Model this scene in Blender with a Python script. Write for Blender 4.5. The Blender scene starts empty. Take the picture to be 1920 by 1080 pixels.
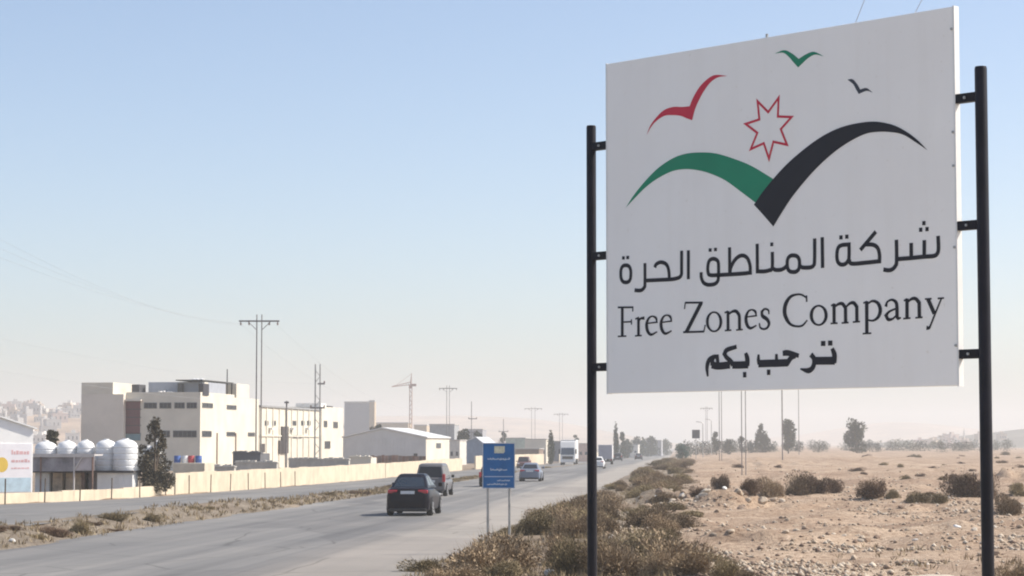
import bpy, bmesh, math, random
import numpy as np
from mathutils import Vector, Matrix
random.seed(7); RNG = np.random.default_rng(11)
scene = bpy.context.scene
COL = scene.collection

# ------------------------------------------------------------------ camera, sky, sun, exposure
FPX = 4200.0                                   # focal length in photo pixels (1920 wide)
PITCH = math.atan(292 / FPX)
EYE = Vector((0, 0, 2.75))
cd = bpy.data.cameras.new('camera'); cam = bpy.data.objects.new('camera', cd); COL.objects.link(cam)
cam.location = EYE; cam.rotation_euler = (math.pi / 2 + PITCH, 0, 0)
cd.sensor_width = 36; cd.lens = 36 * FPX / 1920; cd.clip_start = .1; cd.clip_end = 20000
scene.camera = cam

SUN_EL, SUN_AZ = math.radians(45), math.radians(82)      # azimuth clockwise from +Y (the view direction)
world = bpy.data.worlds.new('World'); scene.world = world; world.use_nodes = True
nt = world.node_tree; nt.nodes.clear()
sky = nt.nodes.new('ShaderNodeTexSky'); sky.sky_type = 'NISHITA'; sky.sun_disc = False
sky.sun_elevation = SUN_EL; sky.sun_rotation = SUN_AZ; sky.air_density = .85; sky.dust_density = 2.0; sky.ozone_density = 1.2; sky.altitude = 500
bg = nt.nodes.new('ShaderNodeBackground'); bg.inputs[1].default_value = .097
wo = nt.nodes.new('ShaderNodeOutputWorld')
nt.links.new(sky.outputs[0], bg.inputs[0]); nt.links.new(bg.outputs[0], wo.inputs[0])
sd = bpy.data.lights.new('sun', 'SUN'); sd.energy = 3.5; sd.angle = math.radians(.55); sd.color = (1, .93, .82)
sun = bpy.data.objects.new('sun', sd); COL.objects.link(sun)
sdir = Vector((math.sin(SUN_AZ) * math.cos(SUN_EL), math.cos(SUN_AZ) * math.cos(SUN_EL), math.sin(SUN_EL)))
sun.rotation_euler = (-sdir).to_track_quat('-Z', 'Y').to_euler(); sun.location = (60, 0, 60)
vs = scene.view_settings; vs.view_transform = 'Standard'; vs.look = 'None'; vs.gamma = 1; vs.use_curve_mapping = False
vs.exposure = .88
scene.render.engine = 'CYCLES'
scene.cycles.use_denoising = True
scene.cycles.filter_width = 2.0
scene.cycles.max_bounces = 6; scene.cycles.volume_bounces = 1

# ------------------------------------------------------------------ helpers
def ray(px, py):
    dx = px - 960; dy = 540 - py
    return Vector((dx, FPX * math.cos(PITCH) - dy * math.sin(PITCH), FPX * math.sin(PITCH) + dy * math.cos(PITCH)))
def at(px, py, Y):
    r = ray(px, py); return EYE + r * (Y / r.y)

def tag(o, label=None, cat=None, group=None, kind=None):
    if label: o['label'] = label
    if cat: o['category'] = cat
    if group: o['group'] = group
    if kind: o['kind'] = kind
    return o
def empty(name, loc=(0, 0, 0), rz=0.0, label=None, cat=None, group=None):
    o = bpy.data.objects.new(name, None); COL.objects.link(o); o.location = loc; o.rotation_euler = (0, 0, rz)
    o.empty_display_size = .2
    return tag(o, label, cat, group)
def mesh_obj(name, me, parent=None, mats=None):
    o = bpy.data.objects.new(name, me); COL.objects.link(o)
    if mats:
        for m in (mats if isinstance(mats, (list, tuple)) else [mats]): me.materials.append(m)
    if parent: o.parent = parent
    return o
class MB:
    """collects shapes for ONE mesh"""
    def __init__(s): s.v = []; s.f = []; s.m = []
    def add(s, vs, fs, mi=0):
        b = len(s.v); s.v += [tuple(p) for p in vs]; s.f += [tuple(b + i for i in f) for f in fs]; s.m += [mi] * len(fs); return s
    def box(s, x0, x1, y0, y1, z0, z1, mi=0):
        return s.add([(x0,y0,z0),(x1,y0,z0),(x1,y1,z0),(x0,y1,z0),(x0,y0,z1),(x1,y0,z1),(x1,y1,z1),(x0,y1,z1)],
              [(0,3,2,1),(4,5,6,7),(0,1,5,4),(1,2,6,5),(2,3,7,6),(3,0,4,7)], mi)
    def hexa(s, p, mi=0):
        return s.add(p, [(0,3,2,1),(4,5,6,7),(0,1,5,4),(1,2,6,5),(2,3,7,6),(3,0,4,7)], mi)
    def tube(s, pts, r, n=8, mi=0, caps=True):
        pts = [Vector(p) for p in pts]; R = r if isinstance(r, (list, tuple)) else [r] * len(pts)
        rings = []
        for i, p in enumerate(pts):
            d = (pts[min(i + 1, len(pts) - 1)] - pts[max(i - 1, 0)]).normalized()
            a = d.cross(Vector((0, 0, 1)))
            if a.length < 1e-3: a = d.cross(Vector((0, 1, 0)))
            a.normalize(); b = d.cross(a)
            rings.append([p + (a * math.cos(2*math.pi*k/n) + b * math.sin(2*math.pi*k/n)) * R[i] for k in range(n)])
        vs = [q for rg in rings for q in rg]; fs = []
        for i in range(len(pts) - 1):
            for k in range(n):
                fs.append((i*n+k, i*n+(k+1)%n, (i+1)*n+(k+1)%n, (i+1)*n+k))
        if caps: fs.append(tuple(range(n-1,-1,-1))); fs.append(tuple((len(pts)-1)*n+k for k in range(n)))
        return s.add(vs, fs, mi)
    def lathe(s, prof, n=20, cx=0, cy=0, mi=0):
        vs = []; fs = []
        for r, z in prof:
            for k in range(n): vs.append((cx + r*math.cos(2*math.pi*k/n), cy + r*math.sin(2*math.pi*k/n), z))
        for i in range(len(prof) - 1):
            for k in range(n): fs.append((i*n+k, i*n+(k+1)%n, (i+1)*n+(k+1)%n, (i+1)*n+k))
        fs.append(tuple(range(n-1,-1,-1))); fs.append(tuple((len(prof)-1)*n+k for k in range(n)))
        return s.add(vs, fs, mi)
    def prism(s, poly, a0, a1, axis='y', mi=0):
        n = len(poly)
        P = (lambda p, a: (p[0], a, p[1])) if axis == 'y' else ((lambda p, a: (a, p[0], p[1])) if axis == 'x' else (lambda p, a: (p[0], p[1], a)))
        vs = [P(p, a0) for p in poly] + [P(p, a1) for p in poly]
        return s.add(vs, [tuple(range(n)), tuple(range(2*n-1, n-1, -1))] + [(i, i+n, (i+1)%n+n, (i+1)%n) for i in range(n)], mi)
    def mesh(s, name, smooth=None, fix=True):
        me = bpy.data.meshes.new(name); me.from_pydata(s.v, [], s.f)
        me.polygons.foreach_set('material_index', s.m)
        if fix:
            bm = bmesh.new(); bm.from_mesh(me); bmesh.ops.recalc_face_normals(bm, faces=bm.faces); bm.to_mesh(me); bm.free()
        if smooth is not None:
            me.polygons.foreach_set('use_smooth', [True] * len(me.polygons)); me.set_sharp_from_angle(angle=math.radians(smooth))
        me.update(); return me
    def build(s, name, mats, parent=None, smooth=None, bevel=0, fix=True):
        o = mesh_obj(name, s.mesh(name, smooth, fix), parent, mats)
        if bevel:
            b = o.modifiers.new('bevel', 'BEVEL'); b.width = bevel; b.segments = 2; b.limit_method = 'ANGLE'; b.angle_limit = .6
        return o
def copy_tree(o, parent=None):
    c = o.copy(); COL.objects.link(c); c.parent = parent
    for ch in list(o.children): copy_tree(ch, c)
    return c

# ------------------------------------------------------------------ materials
def new_mat(name):
    m = bpy.data.materials.new(name); m.use_nodes = True; t = m.node_tree
    return m, t, t.nodes['Principled BSDF']
def N(t, kind, **kw):
    n = t.nodes.new(kind)
    for k, v in kw.items():
        if k.startswith('i_'): n.inputs[k[2:]].default_value = v
        else: setattr(n, k, v)
    return n
def noise(t, scale, detail=4, rough=.55, vec=None, dim='3D'):
    n = N(t, 'ShaderNodeTexNoise'); n.inputs['Scale'].default_value = scale; n.inputs['Detail'].default_value = detail; n.inputs['Roughness'].default_value = rough
    if vec is not None: t.links.new(vec, n.inputs['Vector'])
    return n
def ramp(t, fac, stops):
    r = N(t, 'ShaderNodeValToRGB'); e = r.color_ramp.elements
    while len(e) < len(stops): e.new(.5)
    for el, (p, c) in zip(e, stops): el.position = p; el.color = (*c, 1)
    t.links.new(fac, r.inputs[0]); return r
def mix(t, fac, a, b, mode='MIX'):
    n = N(t, 'ShaderNodeMix', data_type='RGBA', blend_type=mode)
    if isinstance(fac, (int, float)): n.inputs[0].default_value = fac
    else: t.links.new(fac, n.inputs[0])
    for i, x in ((6, a), (7, b)):
        if isinstance(x, tuple): n.inputs[i].default_value = (*x, 1)
        else: t.links.new(x, n.inputs[i])
    return n.outputs[2]
def bump(t, h, strength, dist, bsdf):
    b = N(t, 'ShaderNodeBump'); b.inputs['Strength'].default_value = strength; b.inputs['Distance'].default_value = dist
    t.links.new(h, b.inputs['Height']); t.links.new(b.outputs[0], bsdf.inputs['Normal'])
_mats = {}
def paint(name, col, rough=.6, metal=0.0, var=.12, scale=1.5, spec=.4, coat=0.0):
    """plain painted / rendered surface with weathering noise of its own"""
    if name in _mats: return _mats[name]
    m, t, b = new_mat(name); tc = N(t, 'ShaderNodeTexCoord')
    n1 = noise(t, scale, 5, .6, tc.outputs['Object'])
    lo = tuple(c * (1 - var * 1.6) for c in col); hi = tuple(min(.95, c * (1 + var * .7)) for c in col)
    r = ramp(t, n1.outputs[0], [(.3, lo), (.62, hi)])
    t.links.new(r.outputs[0], b.inputs['Base Color'])
    b.inputs['Roughness'].default_value = rough; b.inputs['Metallic'].default_value = metal; b.inputs['Specular IOR Level'].default_value = spec
    b.inputs['Coat Weight'].default_value = coat
    _mats[name] = m; return m
def leafmat(name, cols, rough=.85):
    m, t, b = new_mat(name)
    at_ = N(t, 'ShaderNodeAttribute', attribute_name='tone')
    oi = N(t, 'ShaderNodeObjectInfo')
    r = ramp(t, at_.outputs['Fac'], [(i / (len(cols) - 1), c) for i, c in enumerate(cols)])
    hv = N(t, 'ShaderNodeHueSaturation'); mr = N(t, 'ShaderNodeMapRange'); mr.inputs['To Min'].default_value = .72; mr.inputs['To Max'].default_value = 1.25
    t.links.new(oi.outputs['Random'], mr.inputs['Value']); t.links.new(mr.outputs[0], hv.inputs['Value']); t.links.new(r.outputs[0], hv.inputs['Color'])
    t.links.new(hv.outputs[0], b.inputs['Base Color']); b.inputs['Roughness'].default_value = rough; b.inputs['Specular IOR Level'].default_value = .15
    return m
def sand_mat():
    m, t, b = new_mat('sand'); tc = N(t, 'ShaderNodeTexCoord'); P = tc.outputs['Object']
    mpp = N(t, 'ShaderNodeMapping'); mpp.inputs['Scale'].default_value = (.35, 1, 1); t.links.new(P, mpp.inputs[0])
    big = noise(t, .03, 5, .65, mpp.outputs[0]); mid = noise(t, .35, 6, .65, P); fine = noise(t, 5.5, 6, .7, P); grit = noise(t, 26, 3, .7, P)
    c1 = ramp(t, mid.outputs[0], [(.36, (.20, .139, .099)), (.48, (.345, .253, .184)), (.62, (.48, .38, .29))])
    c2 = ramp(t, big.outputs[0], [(.34, (.25, .168, .118)), (.5, (.36, .264, .19)), (.64, (.46, .357, .267))])
    c = mix(t, .5, c1.outputs[0], c2.outputs[0])
    du = N(t, 'ShaderNodeAttribute', attribute_name='dust'); dn = ramp(t, mid.outputs[0], [(.3, (.165, .138, .108)), (.68, (.28, .24, .192))])
    c = mix(t, du.outputs['Fac'], c, dn.outputs[0])
    pa = N(t, 'ShaderNodeAttribute', attribute_name='pale'); pn = ramp(t, mid.outputs[0], [(.3, (.52, .46, .38)), (.68, (.66, .59, .50))])   # unseen pale gravel, added to bounce light onto the billboard
    c = mix(t, pa.outputs['Fac'], c, pn.outputs[0])
    f = ramp(t, fine.outputs[0], [(.38, (.5, .43, .38)), (.47, (.95, .93, .92)), (.55, (1.02, 1.02, 1.0)), (.64, (1.3, 1.3, 1.28))])
    c = mix(t, .8, c, f.outputs[0], 'MULTIPLY')
    g = ramp(t, grit.outputs[0], [(.36, (.6, .56, .52)), (.5, (1, 1, 1)), (.64, (1.25, 1.25, 1.25))])
    c = mix(t, .6, c, g.outputs[0], 'MULTIPLY')
    t.links.new(c, b.inputs['Base Color']); b.inputs['Roughness'].default_value = .95; b.inputs['Specular IOR Level'].default_value = .1
    bump(t, fine.outputs[0], .7, .12, b)
    return m
def asphalt_mat(name, shoulder):
    m, t, b = new_mat(name); uv = N(t, 'ShaderNodeUVMap', uv_map='road'); tc = N(t, 'ShaderNodeTexCoord')
    mp = N(t, 'ShaderNodeMapping'); mp.inputs['Scale'].default_value = (1.1, .012, 1); t.links.new(uv.outputs[0], mp.inputs[0])
    streak = noise(t, 1.0, 5, .65, mp.outputs[0])
    blot = noise(t, .12, 5, .6, tc.outputs['Object']); grit = noise(t, 30, 3, .7, tc.outputs['Object'])
    lane = ramp(t, streak.outputs[0], [(.3, (.13, .128, .127)), (.5, (.18, .176, .172)), (.68, (.23, .222, .212))])
    dust = ramp(t, blot.outputs[0], [(.35, (.88, .88, .88)), (.65, (1.1, 1.08, 1.05))])
    c = mix(t, 1, lane.outputs[0], dust.outputs[0], 'MULTIPLY')
    sx = N(t, 'ShaderNodeSeparateXYZ'); t.links.new(uv.outputs[0], sx.inputs[0])
    wob = N(t, 'ShaderNodeMath', operation='MULTIPLY_ADD'); wob.inputs[1].default_value = 1.4; t.links.new(streak.outputs[0], wob.inputs[0]); t.links.new(sx.outputs[0], wob.inputs[2])
    mr = N(t, 'ShaderNodeMapRange'); mr.inputs['From Min'].default_value = shoulder - .1; mr.inputs['From Max'].default_value = shoulder + 1.3
    t.links.new(wob.outputs[0], mr.inputs['Value'])
    sh = ramp(t, blot.outputs[0], [(.3, (.27, .247, .218)), (.7, (.345, .31, .273))])
    c = mix(t, mr.outputs[0], c, sh.outputs[0])
    g = ramp(t, grit.outputs[0], [(.3, (.86, .86, .86)), (.7, (1.12, 1.12, 1.12))]); c = mix(t, .7, c, g.outputs[0], 'MULTIPLY')
    wv = N(t, 'ShaderNodeTexNoise'); wv.inputs['Scale'].default_value = .5; wv.inputs['Detail'].default_value = 4; t.links.new(tc.outputs['Object'], wv.inputs['Vector'])
    wm = mix(t, .12, tc.outputs['Object'], wv.outputs['Color'], 'LINEAR_LIGHT')
    vo = N(t, 'ShaderNodeTexVoronoi', feature='DISTANCE_TO_EDGE'); vo.inputs['Scale'].default_value = .22; t.links.new(wm, vo.inputs['Vector'])
    ck = ramp(t, vo.outputs['Distance'], [(0, (.45, .44, .43)), (.012, (1, 1, 1))]); c = mix(t, .75, c, ck.outputs[0], 'MULTIPLY')
    pt = N(t, 'ShaderNodeTexVoronoi', feature='F1', distance='CHEBYCHEV'); pt.inputs['Scale'].default_value = .16; mp2 = N(t, 'ShaderNodeMapping'); mp2.inputs['Scale'].default_value = (1, .35, 1); t.links.new(uv.outputs[0], mp2.inputs[0]); t.links.new(mp2.outputs[0], pt.inputs['Vector'])
    sp = N(t, 'ShaderNodeSeparateColor'); t.links.new(pt.outputs['Color'], sp.inputs[0])
    pr = ramp(t, sp.outputs[0], [(.0, (.8, .8, .81)), (.14, (.82, .82, .83)), (.16, (1, 1, 1)), (.9, (1, 1, 1)), (.92, (1.13, 1.12, 1.1))]); c = mix(t, .8, c, pr.outputs[0], 'MULTIPLY')
    t.links.new(c, b.inputs['Base Color']); b.inputs['Roughness'].default_value = .82; b.inputs['Specular IOR Level'].default_value = .3
    return m
def rock_mat():
    m, t, b = new_mat('limestone'); tc = N(t, 'ShaderNodeTexCoord'); a = N(t, 'ShaderNodeAttribute', attribute_name='tone'); oi = N(t, 'ShaderNodeObjectInfo')
    s = N(t, 'ShaderNodeMath', operation='ADD'); t.links.new(a.outputs['Fac'], s.inputs[0]); t.links.new(oi.outputs['Random'], s.inputs[1])
    fr = N(t, 'ShaderNodeMath', operation='FRACT'); t.links.new(s.outputs[0], fr.inputs[0])
    r = ramp(t, fr.outputs[0], [(0, (.19, .13, .095)), (.25, (.34, .25, .18)), (.6, (.42, .335, .25)), (1, (.60, .53, .435))])
    n = noise(t, 6, 4, .6, tc.outputs['Object']); g = ramp(t, n.outputs[0], [(.3, (.75, .73, .7)), (.7, (1.1, 1.1, 1.1))])
    t.links.new(mix(t, 1, r.outputs[0], g.outputs[0], 'MULTIPLY'), b.inputs['Base Color']); b.inputs['Roughness'].default_value = .9
    return m
def glassy(name, col, rough=.12):
    m = paint(name, col, rough, 0, .1, 2, .35); return m
BLACKPOST = paint('black_post_paint', (.010, .009, .014), .45, var=.3, scale=4, spec=.22)
def dirty_white():
    m, t, b = new_mat('white_panel'); tc = N(t, 'ShaderNodeTexCoord'); mp = N(t, 'ShaderNodeMapping'); mp.inputs['Scale'].default_value = (5, 5, .35); t.links.new(tc.outputs['Object'], mp.inputs[0])
    st = noise(t, 1.0, 6, .65, mp.outputs[0]); bl = noise(t, .8, 4, .6, tc.outputs['Object']); sp = noise(t, 24, 2, .5, tc.outputs['Object'])
    c = ramp(t, bl.outputs[0], [(.3, (.90, .872, .832)), (.65, (.935, .912, .875))]).outputs[0]
    c = mix(t, .3, c, ramp(t, st.outputs[0], [(.34, (.93, .92, .90)), (.5, (1, 1, 1))]).outputs[0], 'MULTIPLY')
    c = mix(t, .6, c, ramp(t, sp.outputs[0], [(.26, (.86, .84, .8)), (.33, (1, 1, 1))]).outputs[0], 'MULTIPLY')
    t.links.new(c, b.inputs['Base Color']); b.inputs['Roughness'].default_value = .6; b.inputs['Specular IOR Level'].default_value = .35
    bump(t, bl.outputs[0], .15, .02, b); return m
WHITE = dirty_white()
GALV = paint('galvanised_steel', (.42, .41, .39), .45, .6, .15, 6)
CONC = paint('weathered_concrete', (.50, .47, .42), .9, var=.15)
DARK = paint('dark_rubber', (.02, .02, .021), .8)
HAZE_DENSITY = .00048

# ------------------------------------------------------------------ terrain
ROAD = .0786                                   # the road runs away at this slope (x per metre of y)
def _h(ix, iy, s):
    h = (ix.astype(np.int64) * 374761393 + iy.astype(np.int64) * 668265263 + s * 974711) & 0x7fffffff
    h = ((h ^ (h >> 13)) * 1274126177) & 0x7fffffff
    return ((h ^ (h >> 16)) & 0xffff) / 65535.0
def vnoise(x, y, s=0):
    x = np.asarray(x, float); y = np.asarray(y, float)
    ix = np.floor(x); iy = np.floor(y); fx = x - ix; fy = y - iy
    fx = fx*fx*(3-2*fx); fy = fy*fy*(3-2*fy); ix = ix.astype(np.int64); iy = iy.astype(np.int64)
    return (_h(ix,iy,s)*(1-fx)+_h(ix+1,iy,s)*fx)*(1-fy)+(_h(ix,iy+1,s)*(1-fx)+_h(ix+1,iy+1,s)*fx)*fy - .5
def sstep(a, b, x):
    t = np.clip((np.asarray(x, float) - a) / (b - a), 0, 1); return t*t*(3-2*t)
def z_near(y): return np.interp(y, [-500,0,40,125,243,356,490,786,1200,3000,6000], [.1,.1,.05,-.08,-.12,-.5,-.8,-2,-2.6,-3,-3])
def z_far(y): return np.interp(y, [-500,40,85,105,141,182,248,356,454,786,1200,3000,6000], [.5,.5,.42,.16,-.06,-.24,-.35,-.75,-1.2,-2.1,-2.6,-3,-3])
MOUNDS = []
def z_base(x, y):
    x = np.asarray(x, float); y = np.asarray(y, float); c = x - ROAD * y
    z = z_near(y) + (z_far(y) - z_near(y)) * sstep(-17, -20, c)
    field = .16 + .35 * vnoise(x/60, y/60, 3) * sstep(0, 30, c) * sstep(60, 160, y)
    t = sstep(-5.4, -3.6, c)*.35 + .65*sstep(-4, np.interp(y, [0,150,700,2000],[2,4,30,60]), c)
    return z + (field - z) * t
def z_relief(x, y):
    x = np.asarray(x, float); y = np.asarray(y, float); c = x - ROAD * y
    n = .26*vnoise(x/5.5,y/5.5,1)+.17*vnoise(x/1.9,y/1.9,2)+.07*vnoise(x/.75,y/.75,4)
    e = .5*vnoise(x/1.3,y/3.5,8)+.3*vnoise(x/4.,y/9.,9)          # ragged sand edge
    off = sstep(-6.0, -5.0, c+e*.9); med = sstep(-16.85,-17.5,c+e*.7)*sstep(-20.3,-19.4,c-e*.7); left = sstep(-26,-27.5,c+e)
    z = -.07 + off*(.07+n*(1+.7*sstep(-1,3,c))+.05) + med*(.09+n*.55) + left*(.08+n*.6)
    near = sstep(41, 24, y)*sstep(-5,-1.5,c)*.85
    z = z + near
    for mx, my, r, h in MOUNDS: z = z + h*np.exp(-(((x-mx)/r)**2+((y-my)/r)**2))*(1+2.2*vnoise(x/.8,y/.8,5))
    return z
def zg(x, y): return z_base(x, y) + z_relief(x, y)
def zroad(x, y): return float(z_base(x, y))
def gp(px, py, f=zg):
    """where the line of sight of a photo pixel meets the ground"""
    r = ray(px, py); ys = np.concatenate([np.arange(30, 400, .25), np.arange(400, 2500, 2)])
    xs = r.x/r.y*ys; zs = EYE.z + r.z/r.y*ys; below = np.nonzero(zs <= f(xs, ys))[0]
    i = below[0] if len(below) else len(ys)-1
    return Vector((xs[i], ys[i], float(f(xs[i], ys[i]))))
def zbase_only(x, y): return z_base(x, y)
mp_ = gp(1365, 950); MOUNDS += [(mp_.x, mp_.y, 2.0, .5), (mp_.x-2.2, mp_.y+5, 2.2, .4)]
mp_ = gp(1245, 985); MOUNDS.append((mp_.x, mp_.y, 1.6, .22))
for px_, py_, r_, h_ in ((1500, 985, 1.5, .16), (1640, 1010, 1.8, .15), (1430, 1020, 1.2, .14), (1560, 955, 2.2, .18), (1770, 1000, 1.5, .2), (1700, 960, 2.5, .2), (1330, 1015, 1.0, .16), (1480, 870, 7, .35), (1650, 862, 9, .4), (1400, 862, 6, .3)):
    mp_ = gp(px_, py_); MOUNDS.append((mp_.x, mp_.y, r_, h_))
mp_ = gp(1880, 900); MOUNDS.append((mp_.x+1, mp_.y, 4.5, .45))

def axis(fine0, fine1, step, lo, hi, g):
    a = list(np.arange(fine0, fine1 + 1e-6, step)); s = step; x = a[-1]
    while x < hi: s *= g; x += s; a.append(min(x, hi))
    s = step; x = a[0]; b = []
    while x > lo: s *= g; x -= s; b.append(max(x, lo))
    return np.array(b[::-1] + a)
gx = axis(-14, 34, .3, -2400, 2400, 1.12); gy = axis(42, 125, .3, -480, 5000, 1.018)
X, Y = np.meshgrid(gx, gy); Z = zg(X, Y)
nx, ny = len(gx), len(gy)
me = bpy.data.meshes.new('ground')
idx = np.arange(nx*ny).reshape(ny, nx)
quads = np.stack([idx[:-1,:-1], idx[:-1,1:], idx[1:,1:], idx[1:,:-1]], -1).reshape(-1, 4)
me.vertices.add(nx*ny); me.vertices.foreach_set('co', np.stack([X,Y,Z],-1).astype(np.float32).ravel())
me.loops.add(quads.size); me.loops.foreach_set('vertex_index', quads.ravel().astype(np.int32))
me.polygons.add(len(quads)); me.polygons.foreach_set('loop_start', np.arange(0, quads.size, 4, dtype=np.int32))
me.polygons.foreach_set('use_smooth', [True]*len(quads)); me.update(calc_edges=True)
CC = X - ROAD*Y; dust = sstep(-16, -17.2, CC)*sstep(-22, -20, CC) + sstep(-6.2, -5.4, CC)*sstep(1.0, -1.5, CC)*.8 + sstep(-26, -27, CC)*.6
da = me.attributes.new('dust', 'FLOAT', 'POINT'); da.data.foreach_set('value', np.clip(dust + .5*vnoise(X/2, Y/3, 51)*(dust > .02), 0, 1).astype(np.float32).ravel())
pale = sstep(45, 37, Y)*sstep(-5.6, -4.2, CC)*sstep(70, 40, np.abs(X)); pa_ = me.attributes.new('pale', 'FLOAT', 'POINT'); pa_.data.foreach_set('value', np.clip(pale*(1+.8*vnoise(X/1.5, Y/1.5, 61)), 0, 1).astype(np.float32).ravel())  # unseen near ground made paler as a light reflector for the billboard
SAND = sand_mat()
tag(mesh_obj('ground', me, None, SAND), kind='structure')

def road_strip(name, c0, c1, mat, dz=0.0):
    ys = np.concatenate([np.arange(-60, 300, 3.), np.arange(300, 2600, 20.)]); cs = np.linspace(c0, c1, 6)
    vs = []; fs = []; uvs = []
    for y in ys:
        for c in cs: x = c + ROAD*y; vs.append((x, y, zroad(x, y) + dz)); uvs.append((c, y))
    n = len(cs)
    for i in range(len(ys)-1):
        for k in range(n-1): fs.append((i*n+k, i*n+k+1, (i+1)*n+k+1, (i+1)*n+k))
    me = bpy.data.meshes.new(name); me.from_pydata(vs, [], fs); ul = me.uv_layers.new(name='road')
    for l in me.loops: ul.data[l.index].uv = uvs[l.vertex_index]
    return tag(mesh_obj(name, me, None, mat), kind='structure')
road_strip('near_road', -17.6, -5.2, asphalt_mat('asphalt_near', -8.9))
road_strip('far_road', -26.8, -19.2, asphalt_mat('asphalt_far', 60))

# hills on the skyline
def hill(name, x0, x1, y0, y1, hfun, mat, n=70):
    xs = np.linspace(x0, x1, n); ys = np.linspace(y0, y1, n//2); X, Y = np.meshgrid(xs, ys); Z = hfun(X, Y)
    vs = np.stack([X,Y,Z],-1).reshape(-1,3); i = np.arange(X.size).reshape(X.shape)
    fs = np.stack([i[:-1,:-1], i[:-1,1:], i[1:,1:], i[1:,:-1]],-1).reshape(-1,4)
    me = bpy.data.meshes.new(name); me.from_pydata(vs.tolist(), [], fs.tolist()); me.polygons.foreach_set('use_smooth', [True]*len(fs))
    return tag(mesh_obj(name, me, None, mat), kind='structure')
def bumpf(a0, a1, x, s=.35):
    w = (a1-a0)*s; return sstep(a0, a0+w, x)*sstep(a1, a1-w, x)
def hl(x, y):     # hillside town, far left
    return -6 + bumpf(900, 2300, y, .75)*(bumpf(-1100, 160, x, .42))*(62 + 16*vnoise(x/220, y/260, 21) + 6*vnoise(x/70,y/70,22)) + .0*x
def hc(x, y): return -6 + bumpf(2500, 4200, y, .5)*bumpf(-900, 350, x, .3)*(44 + 16*vnoise(x/260, y/500, 23) + 5*vnoise(x/90,y/150,24))
def hr(x, y): return -6 + bumpf(1050, 2300, y, .5)*bumpf(150, 1300, x, .30)*(27 + 6*vnoise(x/240, y/400, 25) + 3*vnoise(x/70,y/100,26))
def hm(x, y): return -6 + bumpf(3300, 4700, y, .5)*bumpf(250, 1100, x, .4)*(38 + 22*vnoise(x/170, y/500, 28))
HILL = paint('dry_hillside', (.40, .29, .20), .95, var=.3, scale=.02)
hill('left_hill', -1100, 160, 900, 2300, hl, HILL); hill('middle_hill', -900, 350, 2500, 4200, hc, HILL); hill('right_hill', 150, 1300, 1050, 2300, hr, paint('scrub_hillside', (.13, .125, .10), .95, var=.3, scale=.02)); hill('far_hill', 250, 1100, 3300, 4700, hm, HILL)

# ------------------------------------------------------------------ foliage meshes
def set_tone(me, per_face):
    a = me.attributes.new('tone', 'FLOAT', 'FACE'); a.data.foreach_set('value', np.asarray(per_face, np.float32))
def cards(P, D, L, Wd, rng, curl=.0):
    """leaf faces: centres P, long axes D, lengths L, widths Wd"""
    n = len(P); R = rng.normal(size=(n,3)); S = np.cross(D, R); S /= np.linalg.norm(S,axis=1)[:,None]+1e-9
    a = D*(L/2)[:,None]; b = S*(Wd/2)[:,None]
    V = np.stack([P-a-b*.6, P-a*.1+b-0*a, P+a, P-a*.1-b], 1)
    return V.reshape(-1,3), np.arange(4*n).reshape(-1,4)
def np_mesh(name, V, Fq, tone=None):
    me = bpy.data.meshes.new(name); n = len(Fq); k = Fq.shape[1]
    me.vertices.add(len(V)); me.vertices.foreach_set('co', V.astype(np.float32).ravel())
    me.loops.add(n*k); me.loops.foreach_set('vertex_index', Fq.astype(np.int32).ravel())
    me.polygons.add(n); me.polygons.foreach_set('loop_start', np.arange(0,n*k,k,dtype=np.int32)); me.update(calc_edges=True)
    if tone is not None: set_tone(me, tone)
    return me
def unit(a): return a/(np.linalg.norm(a,axis=1)[:,None]+1e-9)
def shrub_mesh(name, seed, n=1500, lobes=6, flat=.75, leaf=.055, twigs=160, r=.55):
    """low thorny desert shrub: lobed dome of small dry leaves and fine upright twigs, about 1 m across"""
    g = np.random.default_rng(seed); cs = []
    for i in range(lobes):
        a = g.uniform(0, 2*math.pi); d = g.uniform(.0, r*.62); cs.append((d*math.cos(a), d*math.sin(a), g.uniform(.0,.34)*flat, g.uniform(.18,.34)))
    cs = np.array(cs); k = g.integers(0, lobes, n); u = unit(g.normal(size=(n,3))); rad = g.uniform(.45,1,n)**.5
    P = cs[k,:3] + u*(cs[k,3]*rad)[:,None]*np.array([1,1,.95]); P[:,2] = np.abs(P[:,2])
    D = unit(P - np.array([0,0,-.25]) + g.normal(size=(n,3))*.35)
    V1, F1 = cards(P, D, g.uniform(.6,1.6,n)*leaf*1.5, g.uniform(.5,1.2,n)*leaf*.8, g)
    m = twigs; T0 = np.stack([g.normal(0,.1,m), g.normal(0,.1,m), np.zeros(m)],1); tip = P[g.integers(0,n,m)]*g.uniform(1.0,1.3,(m,1)) + np.stack([np.zeros(m),np.zeros(m),g.uniform(0,.14,m)],1)
    D2 = tip-T0; L2 = np.linalg.norm(D2,axis=1); V2, F2 = cards((T0+tip)/2, unit(D2), L2, np.full(m,.009), g)
    V = np.concatenate([V1,V2]); Fq = np.concatenate([F1, F2+len(V1)])
    tone = np.concatenate([np.clip(g.normal(.5,.22,n)+.25*(g.random(lobes)-.5)[k],0,1), g.uniform(.3,1.,m)])
    return np_mesh(name, V, Fq, tone)
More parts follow.
